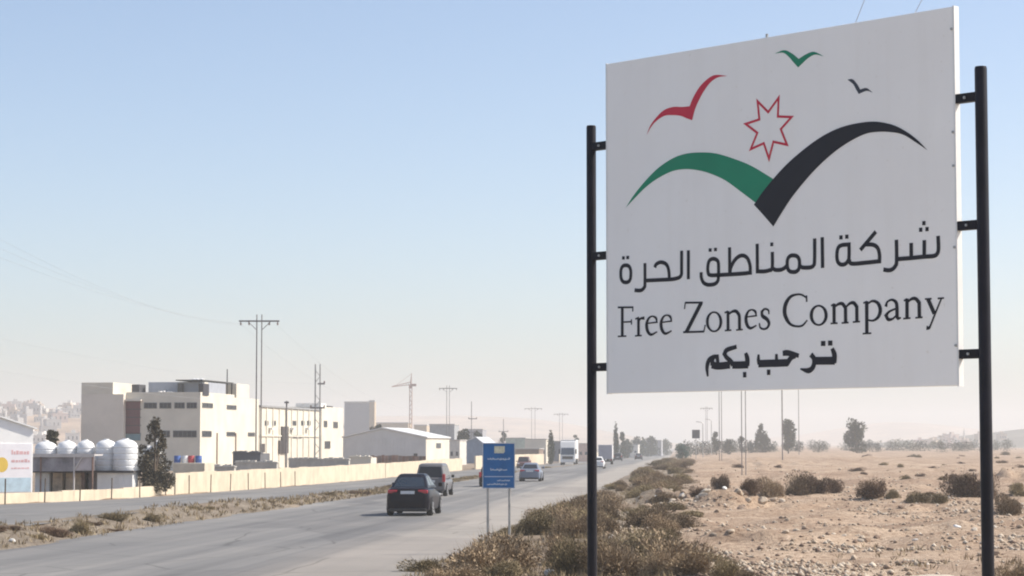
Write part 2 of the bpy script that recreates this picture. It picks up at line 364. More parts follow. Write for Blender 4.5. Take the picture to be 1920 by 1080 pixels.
def crown_mesh(name, seed, shape, n, leaf, blobs=None):
    g = np.random.default_rng(seed); P = []
    if blobs is None:
        blobs = []
    B = np.array(blobs); k = g.integers(0, len(B), n); vol = B[:,3]**2; k = g.choice(len(B), n, p=vol/vol.sum())
    u = unit(g.normal(size=(n,3))); rad = g.uniform(.25,1,n)**.5
    P = B[k,:3] + u*(B[k,3]*rad)[:,None]
    D = unit(u + g.normal(size=(n,3))*.7 + np.array([0,0,shape]))
    V, Fq = cards(P, D, g.uniform(.6,1.5,n)*leaf, g.uniform(.4,1.,n)*leaf*.7, g)
    return np_mesh(name, V, Fq, np.clip(g.normal(.5,.2,n)+.35*(g.random(len(B))-.5)[k],0,1))
# traced lettering and logo of the billboard, metres on its face (x, z[, stroke width])
ST={
 'arabic_word_free':[[[.301,1.078,.035],[.299,1.054,.035],[.296,1.038,.035],[.29,1.025,.035],[.282,1.015,.035],[.271,1.009,.035],[.258,1.005,.035],[.238,1.004,.035],[.219,1.007,.035],[.205,1.012,.035],[.195,1.02,.035],[.187,1.031,.035],[.181,1.044,.035],[.177,1.061,.035],[.176,1.085,.035],[.177,1.109,.035],[.181,1.126,.035],[.187,1.139,.035],[.196,1.148,.035],[.206,1.155,.035],[.219,1.159,.035],[.239,1.159,.035],[.259,1.157,.035],[.272,1.151,.035],[.282,1.143,.035],[.29,1.133,.035],[.296,1.119,.035],[.3,1.103,.035],[.301,1.078,.035]],[[.193,1.23,.03],[.227,1.227,.03]],[[.246,1.23,.03],[.281,1.228,.03]],[[.474,1.166,.035],[.473,.979,.035],[.463,.946,.035],[.436,.926,.035],[.4,.922,.035],[.346,.928,.035]],[[.477,1.008,.035],[.767,1.003,.035],[.846,1.007,.035],[.89,1.017,.035],[.91,1.042,.035],[.912,1.081,.035],[.914,1.251,.035]],[[.594,1.119,.035],[.608,1.145,.035],[.644,1.16,.035],[.679,1.161,.035],[.724,1.145,.035],[.752,1.11,.035],[.764,1.056,.035],[.766,1.002,.035]],[[.994,1.249,.035],[.992,.993,.035]]],
 'arabic_word_zones':[[[1.141,1.047,.035],[1.143,.998,.035],[1.167,.955,.035],[1.204,.936,.035],[1.24,.931,.035],[1.294,.935,.035],[1.329,.957,.035],[1.34,.998,.035],[1.341,1.102,.035],[1.328,1.139,.035],[1.283,1.157,.035],[1.237,1.143,.035],[1.219,1.095,.035],[1.221,1.043,.035],[1.245,1.016,.035],[1.363,1.011,.035],[1.591,1.009,.035],[1.699,1.012,.035],[1.696,1.075,.035],[1.672,1.134,.035],[1.628,1.163,.035],[1.575,1.161,.035],[1.521,1.126,.035],[1.48,1.066,.035],[1.471,1.019,.035]],[[1.468,1.246,.035],[1.468,1.014,.035]],[[1.23,1.237,.03],[1.264,1.235,.03]],[[1.291,1.238,.03],[1.325,1.236,.03]],[[1.778,1.257,.035],[1.778,1.019,.035],[1.854,1.015,.035],[1.906,1.021,.035],[1.941,1.04,.035],[1.944,1.177,.035]],[[1.943,1.04,.035],[1.976,1.021,.035],[2.036,1.019,.035],[2.079,1.033,.035],[2.1,1.052,.035]],[[2.237,1.059,.035],[2.235,1.036,.035],[2.232,1.022,.035],[2.225,1.01,.035],[2.216,1.002,.035],[2.205,.996,.035],[2.191,.992,.035],[2.17,.992,.035],[2.149,.995,.035],[2.135,.999,.035],[2.124,1.007,.035],[2.115,1.016,.035],[2.109,1.029,.035],[2.106,1.044,.035],[2.105,1.066,.035],[2.106,1.088,.035],[2.11,1.103,.035],[2.117,1.115,.035],[2.126,1.123,.035],[2.137,1.129,.035],[2.151,1.133,.035],[2.172,1.133,.035],[2.192,1.13,.035],[2.206,1.125,.035],[2.217,1.118,.035],[2.226,1.108,.035],[2.232,1.096,.035],[2.236,1.081,.035],[2.237,1.059,.035]],[[2.236,1.044,.035],[2.269,1.025,.035],[2.349,1.021,.035],[2.385,1.035,.035],[2.397,1.075,.035],[2.4,1.262,.035]],[[2.48,1.267,.035],[2.481,1.009,.035]],[[1.923,1.242,.032],[1.955,1.241,.032]]],
 'arabic_word_company':[[[2.757,1.188,.035],[2.682,1.187,.035],[2.645,1.167,.035],[2.631,1.114,.035],[2.637,1.057,.035],[2.668,1.028,.035],[2.713,1.028,.035],[2.746,1.054,.035],[2.756,1.093,.035],[2.757,1.188,.035]],[[2.756,1.063,.035],[2.782,1.028,.035],[2.915,1.027,.035],[3.064,1.031,.035],[3.065,1.087,.035],[3.048,1.14,.035],[3.005,1.169,.035],[2.929,1.178,.035]],[[3.032,1.276,.035],[2.872,1.135,.035]],[[2.658,1.253,.034],[2.692,1.252,.034]],[[2.719,1.255,.034],[2.753,1.254,.034]],[[3.459,1.262,.034],[3.491,1.261,.034]],[[3.521,1.263,.034],[3.553,1.262,.034]],[[3.491,1.313,.034],[3.523,1.312,.034]],[[3.236,1.196,.035],[3.236,1.025,.035],[3.223,.984,.035],[3.191,.958,.035],[3.152,.952,.035],[3.103,.961,.035]],[[3.236,1.038,.035],[3.38,1.039,.035],[3.503,1.042,.035],[3.594,1.042,.035],[3.629,1.056,.035],[3.644,1.096,.035],[3.642,1.201,.035]],[[3.381,1.161,.035],[3.38,1.039,.035]],[[3.509,1.175,.035],[3.506,1.04,.035]]],
 'arabic_word_you':[[[1.21,.13,.02],[1.202,.21,.04],[1.226,.271,.045],[1.284,.299,.045]],[[1.279,.301,.038],[1.32,.3,.038],[1.327,.236,.038]],[[1.266,.281,.042],[1.262,.223,.042]],[[1.256,.231,.064],[1.331,.218,.064],[1.465,.225,.064]],[[1.541,.38,.035],[1.431,.355,.042],[1.403,.321,.042],[1.426,.291,.042],[1.468,.26,.045],[1.5,.224,.05]],[[1.491,.223,.064],[1.575,.221,.064],[1.668,.222,.064]],[[1.659,.21,.045],[1.659,.271,.05],[1.641,.323,.035]],[[1.61,.136,.046],[1.647,.136,.046]]],
 'arabic_word_welcomes':[[[1.784,.306,.022],[1.782,.26,.036],[1.793,.224,.045]],[[1.781,.227,.064],[1.957,.227,.064]],[[1.979,.304,.028],[1.98,.227,.04]],[[1.948,.226,.064],[2.102,.227,.064]],[[2.088,.215,.05],[2.138,.268,.045],[2.183,.284,.045]],[[2.048,.308,.045],[2.107,.309,.05],[2.221,.283,.036]],[[2.348,.29,.045],[2.38,.255,.045],[2.381,.209,.045],[2.358,.171,.045],[2.314,.155,.045],[2.235,.172,.012]],[[2.377,.236,.066],[2.599,.231,.066]],[[2.592,.211,.045],[2.595,.28,.05],[2.572,.334,.036]],[[2.456,.378,.042],[2.503,.377,.042]],[[2.53,.379,.042],[2.576,.378,.042]],[[1.875,.151,.046],[1.912,.151,.046]]],
 'word_free':[[[.194,.781,.034],[.192,.518,.034]],[[.137,.517,.014],[.243,.516,.014]],[[.138,.781,.017],[.331,.774,.017]],[[.324,.778,.014],[.323,.736,.014]],[[.196,.645,.014],[.305,.644,.014]],[[.306,.666,.014],[.307,.618,.014]],[[.393,.676,.032],[.392,.516,.032]],[[.35,.514,.014],[.432,.515,.014]],[[.355,.666,.016],[.399,.679,.016]],[[.393,.636,.014],[.418,.667,.02],[.466,.671,.03]],[[.492,.62,.012],[.617,.628,.014],[.605,.665,.024],[.562,.683,.014],[.519,.667,.022],[.492,.616,.034],[.503,.554,.034],[.546,.519,.024],[.619,.542,.012]],[[.667,.623,.012],[.79,.631,.014],[.778,.668,.024],[.736,.686,.014],[.693,.67,.022],[.667,.619,.034],[.677,.557,.034],[.72,.522,.024],[.792,.545,.012]]],
 'word_zones':[[[.951,.787,.018],[1.158,.779,.018]],[[.955,.79,.014],[.944,.731,.014]],[[1.14,.778,.04],[.964,.526,.04]],[[.928,.527,.018],[1.169,.524,.018]],[[1.168,.521,.014],[1.185,.582,.014]],[[1.364,.602,.032],[1.362,.584,.031],[1.356,.566,.029],[1.347,.551,.025],[1.334,.538,.022],[1.32,.529,.018],[1.303,.523,.016],[1.286,.522,.015],[1.269,.524,.016],[1.252,.531,.018],[1.238,.542,.022],[1.226,.555,.025],[1.216,.572,.029],[1.211,.59,.031],[1.209,.609,.032],[1.211,.627,.031],[1.217,.645,.029],[1.226,.66,.025],[1.239,.673,.022],[1.254,.682,.018],[1.27,.688,.016],[1.287,.689,.015],[1.305,.686,.016],[1.321,.68,.018],[1.335,.669,.022],[1.347,.655,.025],[1.357,.639,.029],[1.362,.621,.031],[1.364,.602,.032]],[[1.446,.692,.032],[1.445,.524,.032]],[[1.408,.678,.015],[1.446,.691,.015]],[[1.409,.524,.014],[1.483,.525,.014]],[[1.446,.657,.013],[1.49,.684,.022],[1.535,.687,.03],[1.568,.656,.033],[1.574,.621,.032]],[[1.574,.633,.032],[1.575,.526,.032]],[[1.537,.524,.014],[1.611,.526,.014]],[[1.648,.632,.012],[1.762,.639,.014],[1.751,.675,.024],[1.712,.692,.014],[1.672,.677,.022],[1.648,.627,.034],[1.657,.568,.034],[1.696,.534,.024],[1.764,.556,.012]],[[1.901,.646,.014],[1.895,.68,.018],[1.856,.693,.018],[1.823,.67,.026],[1.831,.634,.034],[1.879,.604,.034],[1.901,.568,.03],[1.884,.533,.022],[1.844,.521,.018],[1.805,.536,.018],[1.795,.574,.014]]],
 'word_company':[[[2.309,.733,.016],[2.308,.787,.016]],[[2.307,.768,.016],[2.259,.794,.017],[2.205,.8,.018],[2.135,.783,.028],[2.084,.724,.04],[2.072,.652,.041],[2.096,.592,.036],[2.138,.549,.024],[2.197,.532,.018],[2.261,.536,.018],[2.314,.579,.014]],[[2.512,.611,.034],[2.51,.593,.033],[2.504,.577,.031],[2.494,.562,.027],[2.482,.55,.023],[2.467,.541,.019],[2.451,.535,.017],[2.433,.534,.016],[2.416,.537,.017],[2.4,.543,.019],[2.385,.553,.023],[2.373,.567,.027],[2.364,.582,.031],[2.358,.6,.033],[2.357,.618,.034],[2.359,.635,.033],[2.365,.652,.031],[2.374,.667,.027],[2.387,.679,.023],[2.401,.688,.019],[2.418,.693,.017],[2.435,.695,.016],[2.453,.692,.017],[2.469,.685,.019],[2.484,.675,.023],[2.496,.662,.027],[2.505,.646,.031],[2.51,.629,.033],[2.512,.611,.034]],[[2.596,.705,.034],[2.595,.544,.034]],[[2.565,.688,.015],[2.599,.703,.015]],[[2.559,.541,.014],[2.631,.542,.014]],[[2.596,.673,.013],[2.641,.699,.024],[2.682,.7,.03],[2.713,.668,.034]],[[2.714,.675,.034],[2.714,.544,.034]],[[2.673,.541,.014],[2.745,.542,.014]],[[2.714,.668,.013],[2.76,.699,.024],[2.799,.702,.03],[2.829,.671,.034]],[[2.83,.678,.034],[2.83,.548,.034]],[[2.788,.544,.014],[2.862,.546,.014]],[[2.931,.71,.035],[2.929,.447,.035]],[[2.897,.695,.015],[2.933,.708,.015]],[[2.887,.445,.014],[2.974,.446,.014]],[[2.933,.683,.014],[2.988,.709,.02],[3.043,.689,.03],[3.067,.635,.036],[3.048,.579,.03],[2.996,.549,.018],[2.933,.557,.014]],[[3.123,.657,.03],[3.139,.695,.018],[3.183,.71,.02],[3.223,.689,.03],[3.233,.648,.034],[3.234,.575,.034],[3.244,.556,.026],[3.272,.56,.012]],[[3.233,.64,.014],[3.157,.615,.02],[3.124,.585,.032],[3.146,.552,.03],[3.191,.556,.018],[3.232,.587,.014]],[[3.333,.713,.034],[3.331,.556,.034]],[[3.302,.696,.015],[3.334,.712,.015]],[[3.294,.552,.014],[3.365,.554,.014]],[[3.332,.678,.013],[3.376,.707,.024],[3.417,.708,.03],[3.45,.676,.034]],[[3.451,.683,.034],[3.452,.558,.034]],[[3.413,.554,.014],[3.483,.556,.014]],[[3.536,.7,.036],[3.597,.579,.036]],[[3.665,.697,.015],[3.596,.564,.017],[3.561,.494,.017],[3.544,.469,.024],[3.518,.47,.036]],[[3.507,.701,.014],[3.572,.701,.014]],[[3.63,.7,.014],[3.691,.701,.014]]],
 'star_outline':[[[1.794,2.489,.021],[1.911,2.382,.021],[2.026,2.494,.021],[2.016,2.333,.021],[2.165,2.313,.021],[2.047,2.221,.021],[2.113,2.081,.021],[1.965,2.121,.021],[1.915,1.979,.021],[1.859,2.118,.021],[1.714,2.081,.021],[1.789,2.215,.021],[1.659,2.306,.021],[1.812,2.329,.021],[1.794,2.489,.021]]]}
PO={
 'green_wing':[[.243,1.685],[.335,1.786],[.481,1.908],[.644,2.015],[.822,2.086],[.98,2.111],[1.153,2.105],[1.324,2.079],[1.526,2.014],[1.726,1.932],[1.97,1.796],[1.764,1.612],[1.607,1.717],[1.424,1.835],[1.255,1.908],[1.118,1.949],[.962,1.974],[.803,1.968],[.625,1.916],[.481,1.848],[.353,1.764]],
 'black_wing':[[1.746,1.597],[1.872,1.725],[2.079,1.893],[2.283,2.018],[2.483,2.113],[2.68,2.17],[2.874,2.189],[3.046,2.182],[3.214,2.138],[3.344,2.071],[3.453,1.992],[3.552,1.898],[3.443,1.97],[3.325,2.043],[3.213,2.077],[3.063,2.096],[2.93,2.09],[2.756,2.036],[2.58,1.951],[2.381,1.818],[2.178,1.644],[2.055,1.509],[1.958,1.393],[1.849,1.5]],
 'red_bird':[[.502,2.324],[.547,2.406],[.629,2.479],[.718,2.53],[.825,2.545],[.93,2.533],[1.018,2.53],[1.053,2.593],[1.123,2.678],[1.21,2.74],[1.313,2.774],[1.457,2.75],[1.347,2.749],[1.261,2.714],[1.183,2.644],[1.122,2.565],[1.078,2.491],[1.046,2.402],[.974,2.429],[.912,2.455],[.824,2.471],[.718,2.476],[.619,2.439],[.556,2.392]],
 'green_bird':[[1.987,2.88],[2.09,2.896],[2.171,2.86],[2.248,2.802],[2.332,2.833],[2.413,2.841],[2.515,2.79],[2.422,2.816],[2.348,2.795],[2.291,2.761],[2.241,2.729],[2.191,2.779],[2.14,2.833],[2.08,2.875]],
 'black_bird':[[2.759,2.564],[2.812,2.561],[2.859,2.514],[2.889,2.467],[2.954,2.471],[3.018,2.424],[2.954,2.447],[2.873,2.431],[2.845,2.474],[2.817,2.519]]}

# ------------------------------------------------------------------ the company sign
BA = Vector((.8674, 20.4385)); BU = Vector((.69700, -.71707)); BN = Vector((-.71707, -.69700)); BW, BZ0, BZ1 = 3.819, 3.206, 6.2388
def smooth_poly(P, closed=True, k=5, corner=48):
    P = [Vector(p) for p in P]; n = len(P); out = []
    def is_c(i):
        if not closed and i in (0, n-1): return True
        a = P[i]-P[i-1]; b = P[(i+1)%n]-P[i]
        return a.length < 1e-6 or b.length < 1e-6 or a.xy.angle(b.xy) > math.radians(corner)
    for i in range(n if closed else n-1):
        p1, p2 = P[i], P[(i+1)%n]
        p0 = p1*2-p2 if is_c(i) else P[i-1]; p3 = p2*2-p1 if is_c((i+1)%n) else P[(i+2)%n]
        for j in range(k):
            t = j/k; out.append(.5*((2*p1)+(p2-p0)*t+(2*p0-5*p1+4*p2-p3)*t*t+(3*p1-p0-3*p2+p3)*t**3))
    if not closed: out.append(P[-1])
    return out
def stroke(mb, pts, y, k=5, miter=False):
    """a drawn stroke of varying width as a flat ribbon lying in the sign's plane (local x, z)"""
    closed = abs(pts[0][0]-pts[-1][0]) < 1e-4 and abs(pts[0][1]-pts[-1][1]) < 1e-4
    Q = pts[:-1] if closed else pts
    S = [Vector(p) for p in Q] if miter else smooth_poly(Q, closed, k, 62)
    n = len(S); vs = []; fs = []
    for i, p in enumerate(S):
        a = S[i-1] if (closed or i) else None; b = S[(i+1)%n] if (closed or i < n-1) else None
        d1 = (p-a).xy.normalized() if a is not None else None; d2 = (b-p).xy.normalized() if b is not None else None
        if d1 is None: d1 = d2
        if d2 is None: d2 = d1
        t = (d1+d2); t = t.normalized() if t.length > 1e-4 else d1
        nn = Vector((-t.y, t.x)); s = 1/max(.42 if not miter else .3, nn.dot(Vector((-d1.y, d1.x))))
        w = p.z/2*s
        vs += [(p.x+nn.x*w, y, p.y+nn.y*w), (p.x-nn.x*w, y, p.y-nn.y*w)]
    for i in range(n if closed else n-1):
        j = (i+1)%n; fs.append((2*i, 2*i+1, 2*j+1, 2*j))
    mb.add(vs, fs)
board_rz = math.atan2(BU.y, BU.x)
GZ = float(zg(2.2, 19.0))
sign = empty('billboard', (BA.x, BA.y, BZ0), board_rz, 'large white billboard with green and black wings, between two black posts', 'billboard')
INK = paint('black_ink', (.012, .011, .016), .5, var=.1); GREEN = paint('green_ink', (.012, .235, .125), .5, var=.06); RED = paint('red_ink', (.58, .03, .06), .5, var=.06)
H = BZ1-BZ0
MB().box(0, BW, 0, .06, 0, H).build('panel', WHITE, sign, bevel=.006)
for a, b in ((-.004, .012), (BW-.012, BW+.004)): MB().box(a, b, -.003, .063, -.004, H+.004).build('edge_trim', paint('white_trim', (.74, .73, .71), .5, var=.05), sign)
PC = {'green_wing': GREEN, 'black_wing': INK, 'red_bird': RED, 'green_bird': GREEN, 'black_bird': paint('grey_ink', (.045, .05, .065), .5, var=.1)}
for k, (nm, P) in enumerate(PO.items()):
    S = smooth_poly([(p[0], p[1], 0) for p in P], True, 5, 50); dy = -.0035 if nm == 'black_wing' else -.0022
    MB().add([(p.x, dy, p.y) for p in S], [tuple(range(len(S)))]).build(nm, PC[nm], sign)
for nm, SS in ST.items():
    mb = MB()
    for i, s in enumerate(SS): stroke(mb, s, -.0022-.0001*(i % 12), miter=(nm == 'star_outline'))
    mb.build(nm, RED if nm == 'star_outline' else INK, sign, fix=False)
for u_, bz in ((1.878, H), ):
    MB().tube([(u_, .03, bz-.02), (u_, .03, bz+.035)], .012, 8).build('bolt', GALV, sign)
for v_ in (.32, 1.1, 1.75, 2.02, 2.85):
    MB().tube([(BW-.02, -.012, v_), (BW-.02, .0, v_)], .011, 8).build('rivet', GALV, sign)
for u_, r, zs in ((-.222, .045, (2.285, 1.268, .245)), (4.045, .049, (2.285, 1.268, .25))):
    gx_, gy_ = (BA + BU*u_)
    zb = float(zg(gx_, gy_)) - BZ0
    p = MB().tube([(u_, .03, zb-.3), (u_, .03, 2.47+(.035 if u_ > 0 else 0)), (u_, .03, 2.486+(.035 if u_ > 0 else 0))], [r, r, r*.9], 20).build('post', BLACKPOST, sign, smooth=40)
    for z in zs:
        e = 0 if u_ < 0 else BW
        a, b = sorted((u_ + math.copysign(r*.8, e-u_), e + (.002 if u_ < 0 else -.002)*0))
        MB().box(a, b, .0, .058, z-.037, z+.037).build('bracket', BLACKPOST, p, bevel=.004)
        MB().tube([((a+b)/2, -.012, z), ((a+b)/2, 0, z)], .012, 6).build('bolt', GALV, p)

# ------------------------------------------------------------------ the blue road sign
bp = gp(935, 1035); bsc = bp.y/FPX
bs = empty('road_sign', (bp.x, bp.y, 0), .05, 'small blue information sign on two grey poles beside the road', 'sign')
gz = float(zg(bp.x, bp.y)); W2 = 29*bsc; zt = EYE.z - (832-832)*bsc; z1 = EYE.z; z0 = EYE.z - 82*bsc
BLUE = paint('blue_sign_face', (.022, .14, .36), .45, var=.12, scale=3); PALE = paint('sign_print', (.52, .60, .66), .5, var=.08, scale=8)
MB().box(-W2, W2, 0, .025, z0, z1).build('panel', BLUE, bs, bevel=.004)
fr = MB(); w = .02
fr.box(-W2-w, -W2, -.008, .03, z0-w, z1+w); fr.box(W2, W2+w, -.008, .03, z0-w, z1+w); fr.box(-W2, W2, -.008, .03, z1, z1+w); fr.box(-W2, W2, -.008, .03, z0-w, z0)
fr.build('frame', paint('sign_frame', (.50, .55, .60), .45, .3, .1), bs)
hh = z1-z0
em = MB(); ex = .02
em.add([(ex-.13, -.003, z1-.06), (ex+.13, -.003, z1-.06), (ex+.13, -.003, z1-.2), (ex+.10, -.003, z1-.235), (ex-.13, -.003, z1-.235)], [(0,1,2,3,4)])
em.build('emblem', paint('emblem_print', (.66, .64, .48), .5, var=.15, scale=14), bs, fix=False)
def scribble(z, x0, x1, h, seed, name):
    g = random.Random(seed); mb = MB(); x = x1
    while x > x0+.03:
        w = g.uniform(.03, .11); xe = max(x0, x-w); b = z+g.uniform(-.004,.004)
        stroke(mb, [(x, b+h*g.uniform(.3,1), .02), (x-.004, b+.004, .022), ((x+xe)/2, b-.002, .022), (xe+.004, b, .021), (xe, b+h*g.uniform(.1,.9), .018)], -.0025, 3)
        if g.random() < .6: stroke(mb, [((x+xe)/2-.009, b+h*g.choice((-.55,.8)), .015), ((x+xe)/2+.009, b+h*g.choice((-.55,.8)), .015)], -.0026, 2)
        x = xe - g.uniform(.008, .03)
    mb.build(name, PALE, bs, fix=False)
scribble(z1-hh*.355, -.27, .27, .045, 1, 'top_line'); scribble(z1-hh*.6, -.2, .2, .055, 2, 'middle_line')
MB().box(-W2+.03, W2-.03, -.003, 0, z1-hh*.755, z1-hh*.738).build('rule', PALE, bs)
scribble(z1-hh*.84, -.05, .27, .035, 3, 'small_line'); scribble(z1-hh*.925, -.3, .2, .035, 4, 'bottom_line')
for dx in (-20, 20.5):
    x = dx*bsc; MB().tube([(x, .055, gz-.3), (x, .055, z1-.1)], .033, 12).build('pole', GALV, bs, smooth=40)

# ------------------------------------------------------------------ vehicles
def loft(mb, secs, mi=0):
    n = len(secs[0]); vs = [p for s in secs for p in s]; fs = []
    for i in range(len(secs)-1):
        for k in range(n): fs.append((i*n+k, i*n+(k+1)%n, (i+1)*n+(k+1)%n, (i+1)*n+k))
    fs += [tuple(range(n-1,-1,-1)), tuple((len(secs)-1)*n+k for k in range(n))]; mb.add(vs, fs, mi)
def hull(y, hw, z0, z1, r=.12):
    half = [(.0, z0), (hw*.82, z0), (hw*.96, z0+r*.7), (hw, z0+(z1-z0)*.45), (hw*.985, z0+(z1-z0)*.7), (hw*.93, z1-r*.8), (hw*.80, z1-.025), (hw*.5, z1-.004), (0, z1)]
    return [(x, y, z) for x, z in half] + [(-x, y, z) for x, z in half[-2:0:-1]]
def panel_on(quad, s0, s1, t0, t1, off):
    """a pane lying proud on a face: quad = bl, br, tr, tl"""
    q = [Vector(p) for p in quad]; n = (q[1]-q[0]).cross(q[3]-q[0]).normalized()
    def P(s, t): return (q[0]*(1-s)+q[1]*s)*(1-t)+(q[3]*(1-s)+q[2]*s)*t
    o = [P(s0,t0), P(s1,t0), P(s1,t1), P(s0,t1)]
    mb = MB(); mb.hexa([p-n*.01 for p in o]+[p+n*off for p in o]); return mb
TYRE = paint('tyre_rubber', (.018, .018, .018), .85); RIM = paint('alloy_rim', (.45, .45, .46), .3, .7, .1, 8)
TAIL = paint('tail_light_red', (.45, .02, .035), .15, spec=.7); LENS = paint('head_light_lens', (.75, .76, .78), .1, spec=.8)
PLATE = paint('number_plate', (.62, .63, .64), .5, var=.05, scale=9); TRIM = paint('black_plastic', (.02, .02, .022), .6)
GLASS = glassy('car_glass', (.012, .016, .022), .06)
def wheel(parent, x, y, r, w):
    wh = MB().lathe([(r*.62,-w/2),(r*.93,-w/2),(r,-w*.35),(r,w*.35),(r*.93,w/2),(r*.62,w/2)], 22).build('wheel', TYRE, parent, smooth=35)
    wh.location = (x, y, r); wh.rotation_euler = (0, math.pi/2, 0)
    s = 1 if x > 0 else -1
    rm = MB(); rm.lathe([(r*.64, -.02), (r*.64, .02)], 22)
    for k in range(5):
        a = 2*math.pi*k/5; ca, sa = math.cos(a), math.sin(a); tw = .035
        rm.hexa([Vector((ca*q-sa*t, sa*q+ca*t, zz)) for zz in (.02,.04) for q, t in ((.04,-tw),(r*.62,-tw),(r*.62,tw),(.04,tw))])
    rim = rm.build('rim', RIM, wh); rim.location = (0, 0, s*(w/2-.015)); rim.rotation_euler = (0 if s > 0 else math.pi, 0, 0)
def car(name, label, cat, loc, rz, L, W, H, style, col, group=None, glass=None, facing=1):
    root = empty(name, loc, rz + (0 if facing > 0 else math.pi), label, cat, group); hw = W/2; gl = glass or GLASS
    P = paint('car_paint_%s' % '_'.join('%d' % (c*255) for c in col), col, .3, .0, .04, 1, .1, .03)
    if style == 'sedan':
        dk, hd = H*.685, H*.60
        st = [(-L/2, .78, .26, dk*.86), (-L/2+.05, .89, .2, dk*.95), (-L/2+.14, .95, .17, dk*.985), (-L/2+.34, .99, .16, dk), (-L/2+1.0, 1, .16, dk*1.0), (0, 1, .16, dk*.985), (L/2-1.3, 1, .16, hd*1.02), (L/2-.5, .97, .22, hd*.95), (L/2-.1, .9, .25, hd*.8), (L/2, .78, .32, hd*.62)]
        base = (-L/2+.42, L/2-1.15, hw*.86, dk-.04); top = (-L/2+1.25, L/2-2.05, hw*.62, H)
    else:
        dk, hd = H*.56, H*.56
        st = [(-L/2, .9, .38, dk*.97), (-L/2+.06, .97, .3, dk), (-L/2+.4, 1, .26, dk), (0, 1, .25, dk), (L/2-1.1, 1, .25, hd), (L/2-.4, .97, .27, hd*.95), (L/2-.08, .9, .3, hd*.85), (L/2, .8, .38, hd*.65)]
        base = (-L/2+.05, L/2-1.0, hw*.95, dk-.04); top = (-L/2+.42, L/2-1.75, hw*.78, H)
    b = MB(); loft(b, [hull(y, hw*k, z0, z1) for y, k, z0, z1 in st]); body = b.build('body', P, root, smooth=38)
    y0, y1, wb, zb = base; u0, u1, wt, zt = top
    B = [(-wb,y0,zb),(wb,y0,zb),(wb,y1,zb),(-wb,y1,zb)]; Tm = .93
    zs = zt-.07
    def lerp(p, q, t): return tuple(p[i]*(1-t)+q[i]*t for i in range(3))
    T = [(-wt,u0,zs),(wt,u0,zs),(wt,u1,zs),(-wt,u1,zs)]; R = [(-wt*.86,u0+.16,zt),(wt*.86,u0+.16,zt),(wt*.86,u1-.16,zt),(-wt*.86,u1-.16,zt)]
    c = MB(); c.add(B+T+R, [(0,1,5,4),(1,2,6,5),(2,3,7,6),(3,0,4,7),(4,5,9,8),(5,6,10,9),(6,7,11,10),(7,4,8,11),(8,9,10,11)])
    cb = c.build('cabin', P, root, smooth=50); bv = cb.modifiers.new('bevel', 'BEVEL'); bv.width = .1; bv.segments = 3; bv.limit_method = 'ANGLE'; bv.angle_limit = .3
    panel_on((B[0],B[1],T[1],T[0]), .08, .92, .1, .86, .006).build('rear_window', gl, root)
    panel_on((B[2],B[3],T[3],T[2]), .07, .93, .08, .96, .006).build('windscreen', gl, root)
    for q in ((B[1],B[2],T[2],T[1]), (B[3],B[0],T[0],T[3])):
        for s0, s1 in ((.13,.47),(.51,.86)) if style == 'sedan' else ((.07,.3),(.34,.6),(.64,.93)):
            panel_on(q, s0, s1, .2, .93, .006).build('side_window', gl, root)
    tz = dk*.86
    for s in (-1, 1):
        if style == 'sedan': MB().box(min(s*hw*.46,s*hw*.9), max(s*hw*.46,s*hw*.9), -L/2-.0, -L/2+.26, tz-.075, tz+.055).build('tail_light', TAIL, root, bevel=.03)
        else: MB().box(min(s*hw*.8,s*hw*.99), max(s*hw*.8,s*hw*.99), -L/2-.015, -L/2+.16, dk*.78, dk*1.22).build('tail_light', TAIL, root, bevel=.03)
        MB().box(min(s*hw*.5,s*hw*.9), max(s*hw*.5,s*hw*.9), L/2-.28, L/2-.02, hd*.66, hd*.82).build('head_light', LENS, root, bevel=.03)
        m = MB().box(min(s*hw*.98,s*hw*1.17), max(s*hw*.98,s*hw*1.17), y1-.35, y1-.22, dk-.02, dk+.14).build('mirror', P if style=='sedan' else TRIM, root, bevel=.03)
        for yy in (-L/2+.85, L/2-.85):
            wheel(root, s*(hw-.09), yy, .325 if style=='sedan' else .36, .22)
            a = MB(); n = 14; r0, r1 = .36, .385
            a.add([(s*(hw+.004), yy+math.cos(math.pi*i/n)*(.40), .33+math.sin(math.pi*i/n)*.40) for i in range(n+1)], [tuple(range(n+1))])
            a.build('wheel_arch', TRIM, root, fix=False)
    MB().box(-.27, .27, -L/2-.02, -L/2+.1, tz-.1, tz+.02).build('number_plate', PLATE, root)
    MB().box(-hw*.84, hw*.84, -L/2-.025, -L/2+.2, .17, .3).build('bumper_trim', TRIM, root, bevel=.03)
    return root
def on_road(px, py): return gp(px, py, z_base)
HEAD = -math.atan(ROAD)
def car_at(px, py, name, label, cat, L, W, H, style, col, facing=1, group='cars on the highway', glass=None):
    p = on_road(px, py); return car(name, label, cat, p + Vector((math.sin(-HEAD)*L/2, math.cos(HEAD)*L/2, .003)), HEAD, L, W, H, style, col, group, glass, facing)
car_at(764, 968, 'sedan', 'black sedan seen from behind with red tail lights, nearest car on the road', 'car', 4.5, 1.72, 1.6, 'sedan', (.006, .006, .012), glass=glassy('blue_tint_glass', (.016, .026, .04), .1))
car_at(806, 931, 'suv', 'grey suv with dark rear window just ahead of the black sedan', 'car', 4.6, 1.66, 1.76, 'suv', (.13, .13, .14))
car_at(921, 913, 'hatchback', 'dark car mostly hidden behind the small blue road sign', 'car', 4.1, 1.66, 1.42, 'suv', (.015, .014, .022))
car_at(993, 903, 'sedan', 'blue grey sedan just to the right of the small blue sign', 'car', 4.3, 1.62, 1.4, 'sedan', (.17, .20, .26))
